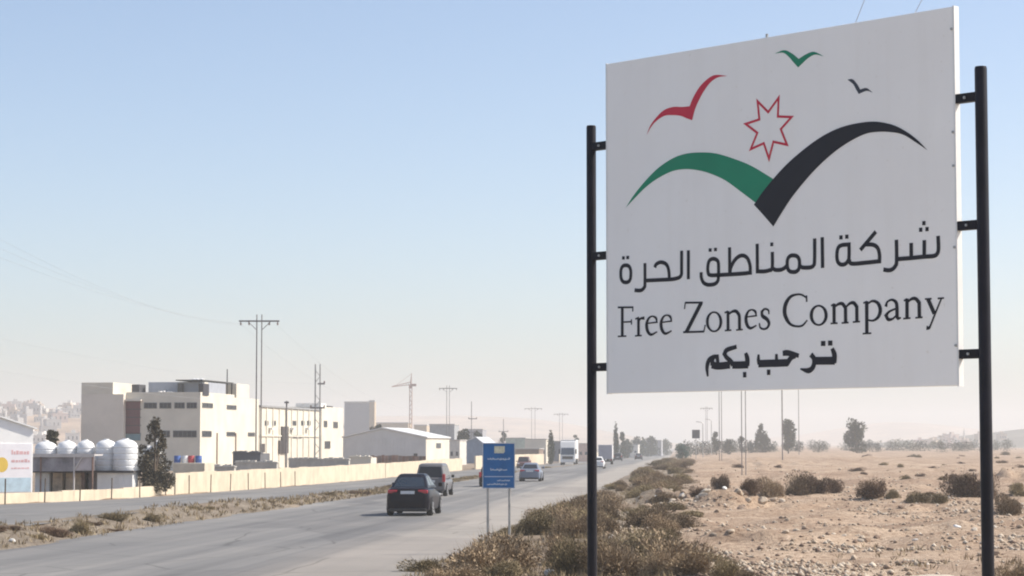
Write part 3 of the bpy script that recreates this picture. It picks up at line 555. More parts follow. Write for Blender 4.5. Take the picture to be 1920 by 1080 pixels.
car_at(980, 878, 'suv', 'maroon car in the oncoming lanes above the blue grey sedan', 'car', 4.2, 1.7, 1.55, 'suv', (.10, .04, .045), -1)
car_at(1120, 879, 'sedan', 'white car beside the billboard left post, behind the box truck', 'car', 4.2, 1.66, 1.42, 'sedan', (.7, .7, .7))
car_at(1158, 864, 'suv', 'dark grey car just right of the box truck', 'car', 4.3, 1.75, 1.6, 'suv', (.06, .065, .07))
car_at(1197, 862, 'sedan', 'small dark sedan on the far stretch of road', 'car', 4.3, 1.75, 1.45, 'sedan', (.05, .055, .065))
car_at(1246, 851, 'suv', 'tiny white topped car farthest along the road', 'car', 4.3, 1.8, 1.7, 'suv', (.55, .55, .55))
car_at(1229, 848, 'suv', 'tiny black car near the vanishing end of the road', 'car', 4.2, 1.7, 1.7, 'suv', (.02, .02, .025))
def box_truck(px, py, label):
    p = on_road(px, py); L, W, H = 6.5, 2.15, 3.05
    r = empty('box_truck', p + Vector((0, L/2, .003)), HEAD, label, 'truck', 'trucks on the highway'); hw = W/2
    MB().box(-hw, hw, -L/2, L/2-1.9, .85, H).build('cargo_box', paint('grey_truck_box', (.36, .36, .41), .5, var=.06), r, bevel=.03)
    d = MB(); d.box(-hw*.93, -.015, -L/2-.03, -L/2, .95, H-.12); d.box(.015, hw*.93, -L/2-.03, -L/2, .95, H-.12); d.build('rear_door', paint('grey_truck_door', (.33, .33, .385), .5, var=.06), r)
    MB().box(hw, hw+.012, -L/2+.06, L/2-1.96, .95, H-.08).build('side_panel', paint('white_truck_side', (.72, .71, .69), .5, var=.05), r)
    MB().box(-hw*.5, hw*.5, -L/2+.1, L/2-.3, .5, .85).build('chassis', TRIM, r)
    MB().box(-hw*.95, hw*.95, -L/2-.05, -L/2+.1, .42, .62).build('bumper', TRIM, r)
    MB().box(-hw*.93, hw*.93, L/2-1.8, L/2, .6, 2.3).build('cab', paint('white_cab', (.7, .7, .69), .35, var=.04), r, bevel=.08)
    for s in (-1, 1):
        MB().box(min(s*hw*.7,s*hw*.9), max(s*hw*.7,s*hw*.9), -L/2-.06, -L/2-.02, .66, .8).build('tail_light', TAIL, r)
        for yy in (-L/2+1.3, L/2-1.0): wheel(r, s*(hw-.16), yy, .44, .28)
    return r
box_truck(1138, 871, 'grey box truck with white lit side, right of the billboard left post')
def big_truck(px, py, label):
    p = on_road(px, py); L, W, H = 11.0, 2.6, 4.3
    r = empty('lorry', p + Vector((0, L/2, .003)), HEAD, label, 'truck', 'trucks on the highway'); hw = W/2   # front faces -Y, towards the camera
    cw = paint('white_cab', (.7, .7, .69)); y = -L/2
    MB().prism([(y+.12, .55), (y, .9), (y+.04, 1.7), (y+.3, 3.0), (y+.75, 3.95), (y+2.2, 4.05), (y+2.2, .55)], -hw*.97, hw*.97, 'x').build('cab', cw, r, bevel=.06)
    panel_on(((-hw*.86,y+.04,1.75),(hw*.86,y+.04,1.75),(hw*.82,y+.28,2.9),(-hw*.82,y+.28,2.9)), 0, 1, 0, 1, .02).build('windscreen', glassy('lorry_glass', (.03, .07, .12), .08), r)
    MB().box(-hw*.7, hw*.7, y-.02, y+.1, 1.0, 1.5).build('grille', TRIM, r); MB().box(-hw*.98, hw*.98, y-.06, y+.3, .45, .85).build('bumper', cw, r, bevel=.04)
    for s in (-1, 1):
        MB().box(min(s*hw*.62,s*hw*.9), max(s*hw*.62,s*hw*.9), y-.08, y, .6, .78).build('head_light', LENS, r)
        MB().box(min(s*hw*1.0,s*hw*1.18), max(s*hw*1.0,s*hw*1.18), y+.1, y+.2, 1.9, 2.7).build('mirror', TRIM, r)
        for yy in (y+1.1, y+6.5, y+9.6): wheel(r, s*(hw-.18), yy, .5, .3)
    MB().box(-hw, hw, y+2.5, L/2, 1.05, H).build('trailer', paint('white_trailer', (.68, .68, .67), .5, var=.06), r, bevel=.03)
    MB().box(-hw*.5, hw*.5, y+.6, L/2-.2, .6, 1.04).build('chassis', TRIM, r)
big_truck(1069, 872, 'white lorry with blue windscreen coming towards us in the oncoming lanes')

# ------------------------------------------------------------------ boundary wall and posts along the far road
WALLC = paint('cream_wall_paint', (.58, .495, .37), .85, var=.12, scale=.8); WALLT = paint('pale_cap', (.60, .54, .44), .9, var=.15)
def wall_pt(y, c=-27.0): x = c + ROAD*y; return x, y, zroad(x, y)
def wall_run(name, label, y0, y1, h0, h1, step, mat, group=None, c=-27.0):
    n = max(1, round((y1-y0)/step)); root = empty(name, (*wall_pt(y0, c)[:2], 0), 0, label, 'wall', group); ox, oy = wall_pt(y0, c)[:2]
    for i in range(n):
        a, b = y0+(y1-y0)*i/n+.007, y0+(y1-y0)*(i+1)/n-.007; pa, pb = wall_pt(a, c), wall_pt(b, c); ha = h0+(h1-h0)*i/n+random.uniform(-.03,.03)
        P = [(pa[0]-ox, pa[1]-oy), (pb[0]-ox, pb[1]-oy)]; z0 = min(pa[2], pb[2])-.2
        mb = MB(); d = .18
        mb.hexa([(P[0][0],P[0][1],z0),(P[1][0],P[1][1],z0),(P[1][0]-d,P[1][1],z0),(P[0][0]-d,P[0][1],z0),(P[0][0],P[0][1],pa[2]+ha),(P[1][0],P[1][1],pb[2]+ha),(P[1][0]-d,P[1][1],pb[2]+ha),(P[0][0]-d,P[0][1],pa[2]+ha)])
        mb.build('panel', mat, root, bevel=.01)
    return root
wall_run('low_wall', 'low cream kerb wall running along the far road, left stretch', 60, 118, .34, .55, 5.4, WALLC)
wall_run('panel_wall', 'taller cream panel wall beyond the far road, below the cream factory', 118.3, 200, 1.15, 1.35, 3.4, WALLC)
wall_run('panel_wall', 'cream panel wall behind the grey suv, ending near the blue sign', 200.3, 268, 1.3, 1.45, 4, WALLC)
wall_run('panel_wall', 'sunlit cream wall between the blue sign and the white lorry', 285, 420, 1.7, 1.9, 6, WALLC)
wall_run('panel_wall', 'pale wall far along the road behind the grey box truck', 470, 700, 1.8, 2.0, 14, WALLT)
POSTM = paint('rusty_post', (.10, .075, .055), .8, var=.3, scale=6)
for i in range(13):
    y = 88 + 5.4*i; x, y, z = wall_pt(y, -26.75)
    o = MB().tube([(0,0,-.2),(random.uniform(-.03,.03),0,1.0)], .03, 6).build('fence_post', POSTM); o.location = (x, y, z)
    tag(o, 'thin dark fence post standing along the low cream kerb wall', 'post', 'thin posts along the far road wall')

# ------------------------------------------------------------------ buildings
def shed_frame(px, Y): return at(px, 832, Y)
def window(parent, face, a0, a1, z0, z1, plane, glass=None, mull=0, fm=None):
    """window on face 'f' (front, y = plane, looking to -y) or 'r' (right side, x = plane, looking to +x)"""
    w = .07; mb = MB(); fm = fm or paint('window_frame', (.12, .12, .12), .6)
    def bx(m, s0, s1, t0, t1, d0, d1):
        if face == 'f': m.box(s0, s1, plane-d1, plane-d0, t0, t1)
        else: m.box(plane+d0, plane+d1, s0, s1, t0, t1)
    bx(mb, a0-w, a0, z0-w, z1+w, 0, .05); bx(mb, a1, a1+w, z0-w, z1+w, 0, .05); bx(mb, a0, a1, z1, z1+w, 0, .05); bx(mb, a0, a1, z0-w, z0, 0, .06)
    for k in range(mull):
        m_ = a0+(a1-a0)*(k+1)/(mull+1); bx(mb, m_-.03, m_+.03, z0, z1, 0, .04)
    f = mb.build('window', fm, parent); p = MB(); bx(p, a0+.001, a1-.001, z0+.001, z1-.001, .0, .012); p.build('pane', glass or glassy('dark_window_glass', (.012, .015, .02), .3), f)
    return f
BH = .147; BR = -math.atan(BH); BU_, BV_ = Vector((.1454, .9894)), Vector((.9894, -.1454))
CREAM = paint('cream_render', (.66, .61, .51), .85, var=.08, scale=.35); GREYR = paint('grey_cream_render', (.66, .60, .52), .88, var=.07, scale=.3)
D0 = 260.0; c0 = at(375, 832, D0); PXM = D0/FPX
def bz(py, d=D0): return EYE.z + (832-py)*d/FPX
g0 = -.4
fac = empty('factory_building', (c0.x, c0.y, g0), BR, 'large cream factory with dark window strips behind the white tanks', 'building')
def fx(px):    # local x on the front face
    s = (px-960)/FPX; return (s*c0.y-c0.x)/(BV_.x - s*BV_.y)
def sy(px):    # local y on the lit side face
    s = (px-960)/FPX; return (s*c0.y-c0.x)/(BU_.x - s*BU_.y)
def lz(py, d=D0): return bz(py, d)-g0
roof = lz(741)
MB().box(fx(237), 0, 0, sy(486), -1, roof).build('main_block', CREAM, fac, bevel=.03)
MB().box(fx(158), fx(237), -.9, 9, -1, lz(739)).build('stair_block', GREYR, fac, bevel=.03)
MB().box(fx(158), fx(217), -.9, 9, lz(739), lz(717)).build('stair_top', CREAM, fac, bevel=.03)
MB().box(fx(237), fx(264), -.06, .0, lz(813), lz(752)).build('curtain_wall', glassy('wine_glass', (.115, .028, .036), .3), fac)
for k in range(5):
    z = lz(813)+(lz(752)-lz(813))*k/4; MB().box(fx(237), fx(266), -.1, -.06, z-.04, z+.04).build('transom', TRIM, fac)
MB().box(fx(234), fx(268), -.7, 0, lz(752), lz(749)).build('canopy', GREYR, fac)
MB().box(fx(238), fx(265), -.08, 0, lz(826), lz(814)).build('entrance_glass', glassy('teal_glass', (.10, .20, .24), .15), fac)
MB().box(fx(264), fx(371), 3, 12, roof, lz(715)).build('penthouse', paint('blue_grey_cladding', (.36, .38, .42), .7, var=.06), fac, bevel=.03)
MB().box(fx(240), fx(254), 1.5, 4, roof, lz(720)).build('roof_hatch', paint('dark_grey_hatch', (.06, .06, .065), .7), fac)
for a, b, t in ((256, 290, 735), (292, 297, 733), (300, 304, 732), (309, 318, 734)):
    MB().box(fx(a), fx(b), 1.0, 2.2, roof, lz(t)).build('roof_unit', paint('white_roof_unit', (.70, .69, .67), .6), fac, bevel=.04)
for a in (337, 343, 352): MB().lathe([(.3, lz(716)), (.32, lz(714)), (.32, lz(708.5)), (.12, lz(707))], 10, fx(a), 6).build('roof_tank', paint('white_tank', (.74, .74, .73), .5, var=.06), fac)
par = MB(); par.box(fx(237), -.12, .0, .2, roof, roof+.35); par.box(-.2, 0, 0, sy(440), roof, roof+.35); par.build('parapet', CREAM, fac)
MB().box(fx(369), fx(378), .8, 3.2, roof, lz(719)).build('dark_vent', paint('dark_vent', (.035, .033, .04), .7), fac)
can = MB(); can.box(-3.5, -.25, sy(384), sy(442), lz(715, 264), lz(713, 264)); can.build('roof_canopy', paint('dark_canopy', (.07, .07, .065), .7), fac)
for py_ in (386, 400, 414, 428, 441): MB().box(-.5, -.35, sy(py_), sy(py_)+.12, roof, lz(715, 264)).build('canopy_post', TRIM, fac)
MB().box(-3.4, -2.9, sy(386), sy(440), roof, lz(720, 264)).build('terrace_screen', paint('dark_screen', (.07, .075, .07), .8, var=.3, scale=3), fac)
MB().box(-.3, -.02, sy(384), sy(391), roof, lz(716)).build('white_pier', CREAM, fac)
MB().box(-6, -.02, sy(444), sy(468), roof, lz(718, 272)).build('roof_room', CREAM, fac, bevel=.03)
MB().tube([(-1, sy(441), roof), (-1, sy(441), lz(690, 270))], .07, 6).build('mast', TRIM, fac)
for a, b in ((272, 294), (301, 321), (329, 346), (352, 369)): window(fac, 'f', fx(a), fx(b), lz(765), lz(756), 0, mull=2)
for a, b in ((292, 319), (327, 369)): window(fac, 'f', fx(a), fx(b), lz(819), lz(808.5), 0, mull=4)
for a, b, t, u in ((380, 399, 764, 757), (426, 443, 767, 761), (380, 397, 818, 809), (426, 441, 817, 811), (466, 478, 817, 812)):
    d = c0.y + sy((a+b)/2); window(fac, 'r', sy(a), sy(b), lz(t, d), lz(u, d), 0, mull=1)
for a, t in ((407, 812), (442, 812)):
    MB().box(0, .12, sy(a), sy(a)+.25, -.5, lz(t, 270)).build('downpipe', paint('brown_pipe', (.25, .17, .12), .7), fac)
# long wing going back along the road
wy0, wy1 = sy(487), sy(640); wh = bz(763, c0.y+wy0)-g0
wing = empty('factory_wing', (c0.x, c0.y, g0), BR, 'long sunlit cream hall joined to the right side of the factory', 'building')
MB().box(-16, -.05, wy0+.05, wy1, -1, wh).build('hall', CREAM, wing, bevel=.02)
MB().box(-16.2, .15, wy0+.02, wy1+.2, wh, wh+.22).build('roof_edge', paint('grey_fascia', (.30, .30, .30), .7), wing)
ny_ = 14
for i in range(ny_+1):
    y = wy0+.2+(wy1-wy0-.5)*i/ny_; MB().box(-.05, .06, y, y+.35, -1, wh).build('pilaster', CREAM, wing)
for a, b, t, u in ((528, 540, 850, 800), (523, 530, 850, 826), (488, 496, 848, 832)):
    d = c0.y+sy((a+b)/2); MB().box(-.05, .16, sy(a), sy(b), bz(t,d)-g0, bz(u,d)-g0).build('dark_door', paint('dark_brown_door', (.05, .04, .038), .7), wing)
for a, b, t, u in ((612, 617, 798, 791), (548, 566, 821, 817), (612, 640, 846, 829)):
    d = c0.y+sy((a+b)/2); window(wing, 'r', sy(a), sy(b), bz(t,d)-g0, bz(u,d)-g0, -.05, paint('pinkish_panel', (.42, .33, .28), .7), 2)

MB().box(-8, .28, sy(600), wy1+.25, -1, wh+.55).build('end_block', CREAM, wing, bevel=.03)
MB().box(-4, -.3, sy(606), sy(616), wh+.55, wh+1.1).build('roof_unit', paint('white_roof_unit', (.70, .69, .67)), wing); MB().box(-5, -1, sy(628), sy(637), wh+.55, wh+.85).build('roof_unit', paint('dark_grey_hatch', (.06, .06, .065)), wing)
MB().box(-.05, .1, wy0+.1, sy(599), wh*.52, wh*.52+.18).build('string_course', CREAM, wing)
for a, b in ((498, 504), (512, 518), (550, 556), (566, 572), (577, 583)):
    d = c0.y+sy((a+b)/2); window(wing, 'r', sy(a), sy(b), bz(797,d)-g0, bz(790,d)-g0, -.05)
for a, b, t, u in ((604, 610, 800, 790), (622, 630, 802, 792), (606, 616, 840, 828)):
    d = c0.y+sy((a+b)/2); window(wing, 'r', sy(a), sy(b), bz(t,d)-g0, bz(u,d)-g0, .28)
for a in (505, 545, 574): d = c0.y+sy(a); MB().box(-.05, .45, sy(a), sy(a)+1.0, bz(806,d)-g0, bz(802,d)-g0).build('air_conditioner', paint('white_roof_unit', (.70, .69, .67)), wing)
def gable_shed(name, label, px0, px1, pxs, Y, py_eave, py_apex, apex_px, cat, wallm, sidem, roofm, group=None, heading=BR):
    o = at(px1, 832, Y); gz = float(z_base(o.x, o.y))-.2; r = empty(name, (o.x, o.y, gz), heading, label, cat, group)
    k = Y/FPX; W = (px1-px0)*k; e = EYE.z+(832-py_eave)*k-gz; a = EYE.z+(832-py_apex)*k-gz; xa = -(px1-apex_px)*k
    uu = Vector((math.sin(-heading), math.cos(heading))); s = (pxs-960)/FPX; dep = (s*o.y-o.x)/(uu.x-s*uu.y) if pxs > px1+.5 else 12
    MB().prism([(-W, -1), (0, -1), (0, e), (xa, a), (-W, e)], 0, dep).build('front_wall', wallm, r)
    MB().box(0, .06, .1, dep, -1, e).build('side_wall', sidem, r)
    for p, q in (((-W-.15, e-.02), (xa, a)), ((xa, a), (.25, e-.05))):
        MB().prism([(p[0], p[1]+.03), (q[0], q[1]+.03), (q[0], q[1]+.2), (p[0], p[1]+.2)], -.25, dep+.2).build('roof', roofm, r)
    return r, dep, e, W
GREYC = paint('grey_corrugated', (.56, .57, .58), .6, .0, .06, .4); WROOF = paint('white_sheet_roof', (.66, .66, .65), .55, var=.05)
wr, dep, e, W = gable_shed('warehouse', 'grey warehouse with low gable roof and sunlit cream end, behind rusty fence', 640, 798, 842, 300, 821, 804, 716, 'warehouse', GREYC, CREAM, WROOF)
MB().box(.06, .1, dep*.42, dep*.62, e-1.4, e-.7).build('window', paint('dark_window', (.07, .075, .08), .4), wr)
MB().box(-1.6, -1.1, -.06, 0, 1.7, 2.2).build('vent', TRIM, wr)
nrib = 22
for i in range(nrib): x = -W+.3+(W-.6)*i/(nrib-1); MB().box(x-.03, x+.03, -.03, 0, -.5, e-.05).build('rib', GREYC, wr)
gable_shed('blue_shed', 'blue gabled shed half hidden by the small blue sign', 848, 912, 935, 430, 838, 821, 892, 'shed', paint('blue_shed_wall', (.13, .20, .31), .6), CREAM, paint('pale_shed_roof', (.5, .52, .55), .6))
def block(name, label, px0, px1, py_top, Y, depth, mat, cat='building', group=None, rows=0, cols=0, roofm=None, z_extra=0):
    o = at((px0+px1)/2, 832, Y); gz = float(z_base(o.x, o.y))-.3; k = Y/FPX; w = (px1-px0)*k; h = EYE.z+(832-py_top)*k-gz
    r = empty(name, (o.x, o.y, gz), BR, label, cat, group)
    MB().box(-w/2, w/2, 0, depth, -2, h).build('wall', mat, r)
    MB().box(-w/2-.12, w/2+.12, -.12, depth+.12, h, h+max(.15, h*.03)).build('roof', roofm or paint('flat_roof', (.5, .48, .45), .8), r)
    wm = paint('far_window', (.06, .065, .075), .3)
    for i in range(rows):
        for j in range(cols):
            x = -w/2+w*(j+.5)/cols; z = h*(i+.55)/(rows+.1); MB().box(x-w/cols*.22, x+w/cols*.22, -.05, 0, z-h/rows*.16 if rows > 1 else z-.35, z+h/rows*.16 if rows > 1 else z+.35).build('window', wm, r)
    return r
PALEW = paint('pale_far_wall', (.60, .57, .52), .85); GREYB = paint('grey_block_wall', (.34, .34, .36), .85, var=.06); SANDB = paint('sand_block', (.52, .42, .30), .85)
block('apartment_block', 'grey windowless block standing behind the warehouse roof', 645, 696, 756, 900, 5, GREYB, rows=0)
tw = block('silo_tower', 'sandy tower with dark cap right of the grey block', 692, 702, 754, 880, 3, SANDB)
MB().box(-.8, .8, .3, 2.5, 19.5, 22.3).build('cap', paint('dark_cap', (.12, .10, .09), .8), tw)
SH = [('low_building','white flat building left of the small blue sign, beneath the dark trees',842,862,826,380,PALEW),('low_building','pale long shed above the blue gabled shed',805,852,797,560,paint('grey_roofed', (.33,.34,.35), .8)),
 ('low_building','pale green tinted shed right of the small blue sign',948,985,822,470,paint('pale_green_wall', (.50,.56,.47), .8)),('low_building','sunlit cream shed with grey doorway right of the pale green shed',984,1024,824,460,CREAM),
 ('low_building','dark blue grey shed behind the white lorry',1024,1056,828,520,paint('slate_shed', (.16,.17,.20), .8)),('low_building','small pink house behind the white lorry',1084,1104,832,520,paint('pink_wall', (.58,.42,.36), .85)),
 ('low_building','brown low store below the pale green shed',940,1010,842,420,paint('brown_store', (.24,.17,.13), .85)),('low_building','grey hazy shed farthest along the road left of the black car',1186,1240,826,900,GREYB),
 ('low_building','white low house at the foot of the right cypress',1150,1196,834,760,PALEW),('low_building','pale long building on the slope above the grey warehouse',700,766,794,900,SANDB),
 ('low_building','dark roofed house beside the leaning trees above the blue shed',868,905,806,640,GREYB),('low_building','small sand house under the tower crane',776,800,798,860,SANDB)]
for nm, lb, a, b, t, Y, m in SH: block(nm, lb, a, b, t, Y, 7, m, rows=1, cols=max(1, int((b-a)/9)))
# shop with painted banner, cut by the left edge
sp = at(62, 832, 97); sg = float(z_base(sp.x, sp.y)); k = 97/FPX
shop = empty('shop_kiosk', (sp.x, sp.y, sg), .5, 'white gabled kiosk with painted advertising front at the far left edge', 'building')
SHW = paint('white_kiosk', (.86, .85, .83), .7, var=.04); e = EYE.z+(832-803)*k-sg; a = EYE.z+(832-772)*k-sg
MB().prism([(-4.6, -.5), (0, -.5), (0, e), (-2.3, a), (-4.6, e)], 0, 5).build('wall', SHW, shop, bevel=.01)
for p, q in (((-4.75, e-.06), (-2.3, a)), ((-2.3, a), (.15, e-.06))): MB().prism([(p[0], p[1]+.01), (q[0], q[1]+.01), (q[0], q[1]+.07), (p[0], p[1]+.07)], -.12, 5.1).build('roof', paint('white_kiosk_roof', (.82,.82,.80), .6, var=.03), shop)
zb0, zb1 = EYE.z+(832-922)*k-sg, EYE.z+(832-832)*k-sg
ban = MB().box(-4.3, -.06, -.03, 0, zb0, zb1).build('banner', paint('banner_white', (.86, .83, .85), .55, var=.04), shop)
MB().box(-4.28, -.08, -.034, -.03, zb0+.02, zb0+.62).build('blue_band', paint('banner_blue', (.52, .66, .74), .55, var=.12, scale=2.2), ban)
MB().add([(-1.36+.27*math.cos(2*math.pi*i/28), -.036, zb0+1.18+.32*math.sin(2*math.pi*i/28)) for i in range(28)], [tuple(range(28))]).build('yellow_disc', paint('banner_yellow', (.75, .52, .10), .5), ban, fix=False)
for z_, h_ in ((1.62, .2), (1.28, .16), (1.0, .07)):
    mb = MB(); x = -.95; g = random.Random(int(z_*100))
    while x < -.2: w_ = g.uniform(.06, .16); mb.box(x, min(x+w_, -.15), -.0345, -.03, zb0+z_, zb0+z_+h_*g.uniform(.55, 1)); x += w_+.03
    mb.build('pink_lettering', paint('banner_pink', (.72, .45, .45), .5), ban)
# tank platform
def dz(py, Y): return EYE.z+(832-py)*Y/FPX
TY = 114.0; tp = at(160, 832, TY); tg = float(z_base(tp.x, tp.y)); kk = TY/FPX
rack = empty('tank_platform', (tp.x, tp.y, tg), BR, 'steel platform carrying white water tanks behind the low wall', 'platform')
def rx(px): return (px-160)*kk
RUST = paint('rusty_steel', (.23, .15, .12), .75, var=.3, scale=3); STEEL = paint('pale_steel_beam', (.55, .52, .50), .6, var=.1)
zs_ = dz(882, TY)-tg
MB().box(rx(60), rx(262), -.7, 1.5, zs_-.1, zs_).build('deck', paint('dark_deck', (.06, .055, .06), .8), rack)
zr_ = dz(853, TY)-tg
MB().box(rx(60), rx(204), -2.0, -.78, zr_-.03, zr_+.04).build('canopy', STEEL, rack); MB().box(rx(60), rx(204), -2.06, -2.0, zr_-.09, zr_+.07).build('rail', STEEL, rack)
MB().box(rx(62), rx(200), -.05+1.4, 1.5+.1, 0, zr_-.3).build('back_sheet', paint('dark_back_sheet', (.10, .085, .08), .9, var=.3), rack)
MB().box(rx(62), rx(163), -1.95, -1.93, zs_-.02, zr_-.1).build('painted_shade', paint('grey_painted_shade', (.30, .29, .31), .9, var=.3, scale=1.2), rack); MB().box(rx(166), rx(203), -1.95, -1.93, zs_+.02, zr_-.1).build('painted_shade', paint('pale_painted_shade', (.44, .41, .42), .9, var=.3, scale=1.2), rack)  # grey sheets added below the rail; their colour stands in for shade
for px in (64, 101, 165, 200): MB().box(rx(px)-.03, rx(px)+.03, -2.05, -1.98, -.3, zr_-.05).build('leg', STEEL if px == 165 else RUST, rack)
MB().tube([(rx(165), -2.02, zs_+.05), (rx(181), -2.02, zr_-.05)], .035, 6).build('brace', STEEL, rack); MB().box(rx(155), rx(162), -.2, -.1, -.3, zs_-.1).build('leg', RUST, rack); MB().box(rx(258)-.05, rx(258)+.03, 1.3, 1.4, -.3, zs_-.1).build('leg', RUST, rack)
TANKW = paint('white_plastic_tank', (.78, .78, .77), .4, var=.05, scale=2)
def tank(px, w_px, py0, py1, Yo, label):
    r = w_px/2*kk; z0 = dz(py1, TY)-tg; z1 = dz(py0, TY)-tg; h = z1-z0; o = tp + BV_.to_3d()*rx(px) + BU_.to_3d()*Yo
    t = MB(); pr = [(r*.98, 0), (r, .03)]
    for i in range(4):
        b = h*.72*(i+1)/4; pr += [(r, b-.09), (r*.955, b-.06), (r*.955, b-.03), (r, b)]
    pr += [(r*.97, h*.78), (r*.86, h*.86), (r*.66, h*.92), (r*.42, h*.955), (r*.27, h*.965), (r*.26, h), (.01, h)]
    e = t.lathe(pr, 24).build('water_tank', TANKW, None, smooth=35); e.location = (o.x, o.y, tg+z0); return tag(e, label, 'tank', 'white water tanks')
for px, w_, a, b, yo, lb in ((82, 42, 826, 881.9, .1, 'white water tank nearest the kiosk, first on the platform'), (122, 38, 825, 881.9, .2, 'white water tank second from the kiosk on the platform'), (157, 34, 824, 881.9, .3, 'white water tank third from the kiosk on the platform'), (197, 40, 823, 881.9, .3, 'white water tank fourth from the kiosk, under the end of the rail'), (238, 46, 822, 881.9, .0, 'widest white water tank at the tree end of the platform')):
    tank(px, w_, a, b, yo, lb)
for px, py, w_, lb in ((261, 848, 20, 'small upright white drum stacked beside the widest tank'), (279, 838, 16, 'small white drum among the tree branches right of the tanks')):
    tank(px, w_, py-13, py+14, 1.9, lb)
pil = MB().box(rx(254), rx(288), 1.7, 2.3, -.4, dz(864, TY)-tg).build('concrete_pier', CONC); pil.location = (tp.x, tp.y, tg); pil.rotation_euler = (0,0,BR); tag(pil, 'rough concrete pier under the small white drums', 'pier')
for nm, lb, a, b, t, yo, m in (('white_cabinet', 'white cabinet under the tank platform beside the kiosk', 68, 96, 884, -.4, TANKW), ('cargo_bale', 'beige bale under the platform right of the white cabinet', 101, 120, 886, -.3, paint('beige_bale', (.46, .37, .28), .9, var=.25, scale=3)), ('cargo_bale', 'beige bale under the platform left of the rusty leg', 125, 156, 886, -.2, paint('beige_bale', (.46, .37, .28))), ('grey_crate', 'grey crate under the platform right of the rusty leg', 166, 192, 885, .1, paint('grey_crate', (.26, .23, .24), .8)), ('white_container', 'white cube container at the tree end under the platform', 190, 258, 884, -.5, TANKW)):
    o = MB(); h = dz(t, TY)-tg; o.box(rx(a), rx(b), yo, yo+.9, -.3, h)
    if nm == 'white_container':
        o.box(rx(232), rx(241), yo-.03, yo, .3, h-.15); o.box(rx(a)+.05, rx(b)-.05, yo-.02, yo, h-.12, h-.05)
    if nm == 'cargo_bale': 
        for q in (.3, .7): o.box(rx(a)-.01, rx(b)+.01, yo-.015, yo+.915, .1+h*q-.03, .1+h*q)
    if nm == 'white_cabinet': o.box(rx(a)+.1, rx((a+b)/2)-.02, yo-.02, yo, .2, h-.1); o.box(rx((a+b)/2)+.02, rx(b)-.1, yo-.02, yo, .2, h-.1)
    if nm == 'grey_crate':
        for q in range(4): o.box(rx(a)-.015, rx(b)+.015, yo-.02, yo, .2+q*.3, .38+q*.3)
    ob = o.build(nm, m, None, bevel=.03); ob.location = (tp.x, tp.y, tg); ob.rotation_euler = (0, 0, BR); tag(ob, lb, 'crate' if 'crate' in nm else ('bale' if 'bale' in nm else 'container'))
# yard clutter in front of the factory
def yard_box(name, label, cat, px0, px1, py_top, Y, depth, mat, extra=None):
    o = at((px0+px1)/2, 832, Y); gz = float(z_base(o.x, o.y)); w = (px1-px0)*Y/FPX; h = dz(py_top, Y)-gz
    mb = MB().box(-w/2, w/2, 0, depth, -.3, h)
    if extra: extra(mb, w, h)
    ob = mb.build(name, mat, None, bevel=.02); ob.location = (o.x, o.y, gz); ob.rotation_euler = (0, 0, BR); return tag(ob, label, cat)
def slots(mb, w, h):
    for i in range(4): mb.box(-w/2+w*(i+.3)/4, -w/2+w*(i+.7)/4, -.04, 0, h*.35, h*.7)
def coping(mb, w, h):
    mb.box(-w/2-.06, w/2+.06, -.06, .5, h, h+.08)
    g = random.Random(5)
    for i in range(12): x = -w/2+w*i/12; mb.box(x, x+w/14, .02, .4, h+.08, h+.08+g.uniform(.02,.14))
yard_box('block_hut', 'small cream block hut right of the dark tree by the wall', 'hut', 324, 385, 868, 140, 2.2, paint('cream_blocks', (.60, .53, .42), .9, var=.12), slots)
yard_box('rubble_wall', 'broken topped block wall right of the small cream hut', 'wall', 386, 440, 876, 150, .5, CONC, coping)
yard_box('rubble_wall', 'broken block wall below the dark grey lean-to roof', 'wall', 440, 520, 868, 165, .5, CONC, coping)
yard_box('lean_to', 'dark grey lean-to roofed shed in front of the factory corner', 'shed', 436, 489, 850, 180, 3, paint('dark_grey_sheet', (.13, .13, .14), .7), coping)
yard_box('rubble_wall', 'grey broken wall at the foot of the cream hall', 'wall', 540, 655, 862, 185, .5, CONC, coping)
yard_box('block_hut', 'cream gate hut at the left end of the rusty fence', 'hut', 655, 696, 858, 205, 2.5, CREAM, coping)
fp = at(696, 832, 235); fz = float(z_base(fp.x, fp.y)); fen = empty('rusty_fence', (fp.x, fp.y, fz), BR, 'rusty corrugated sheet fence below the grey warehouse', 'fence')
nf = 16
for i in range(nf): w_ = 104*235/FPX/nf; x = i*w_; MB().box(x, x+w_*.94, random.uniform(-.03,.03), .06, -.3, dz(854, 235)-fz+random.uniform(-.06,.06)).build('sheet', paint('rusty_sheet_%d' % (i % 3), ((.26,.15,.11),(.30,.19,.14),(.22,.16,.13))[i % 3], .85, var=.3, scale=1.5), fen)
BLUEP = paint('blue_drum', (.05, .12, .36), .5); 
for i, (px, py, m, lb) in enumerate(((331, 860, BLUEP, 'blue drum on the small cream hut roof, tree side'), (346, 858, TANKW, 'white drum on the small cream hut roof'), (357, 861, paint('red_drum', (.40, .06, .07), .5), 'reddish drum on the small cream hut roof'), (371, 862, BLUEP, 'blue drum at the right end of the small cream hut roof'))):
    o = at(px, 832, 141); z = dz(868, 140); ob = MB().lathe([(.2, 0), (.21, .02), (.21, .2), (.22, .22), (.21, .24), (.21, .43), (.2, .45)], 14).build('drum', m, None, smooth=35); ob.location = (o.x, o.y+.4, z); tag(ob, lb, 'drum', 'drums on the hut roof')

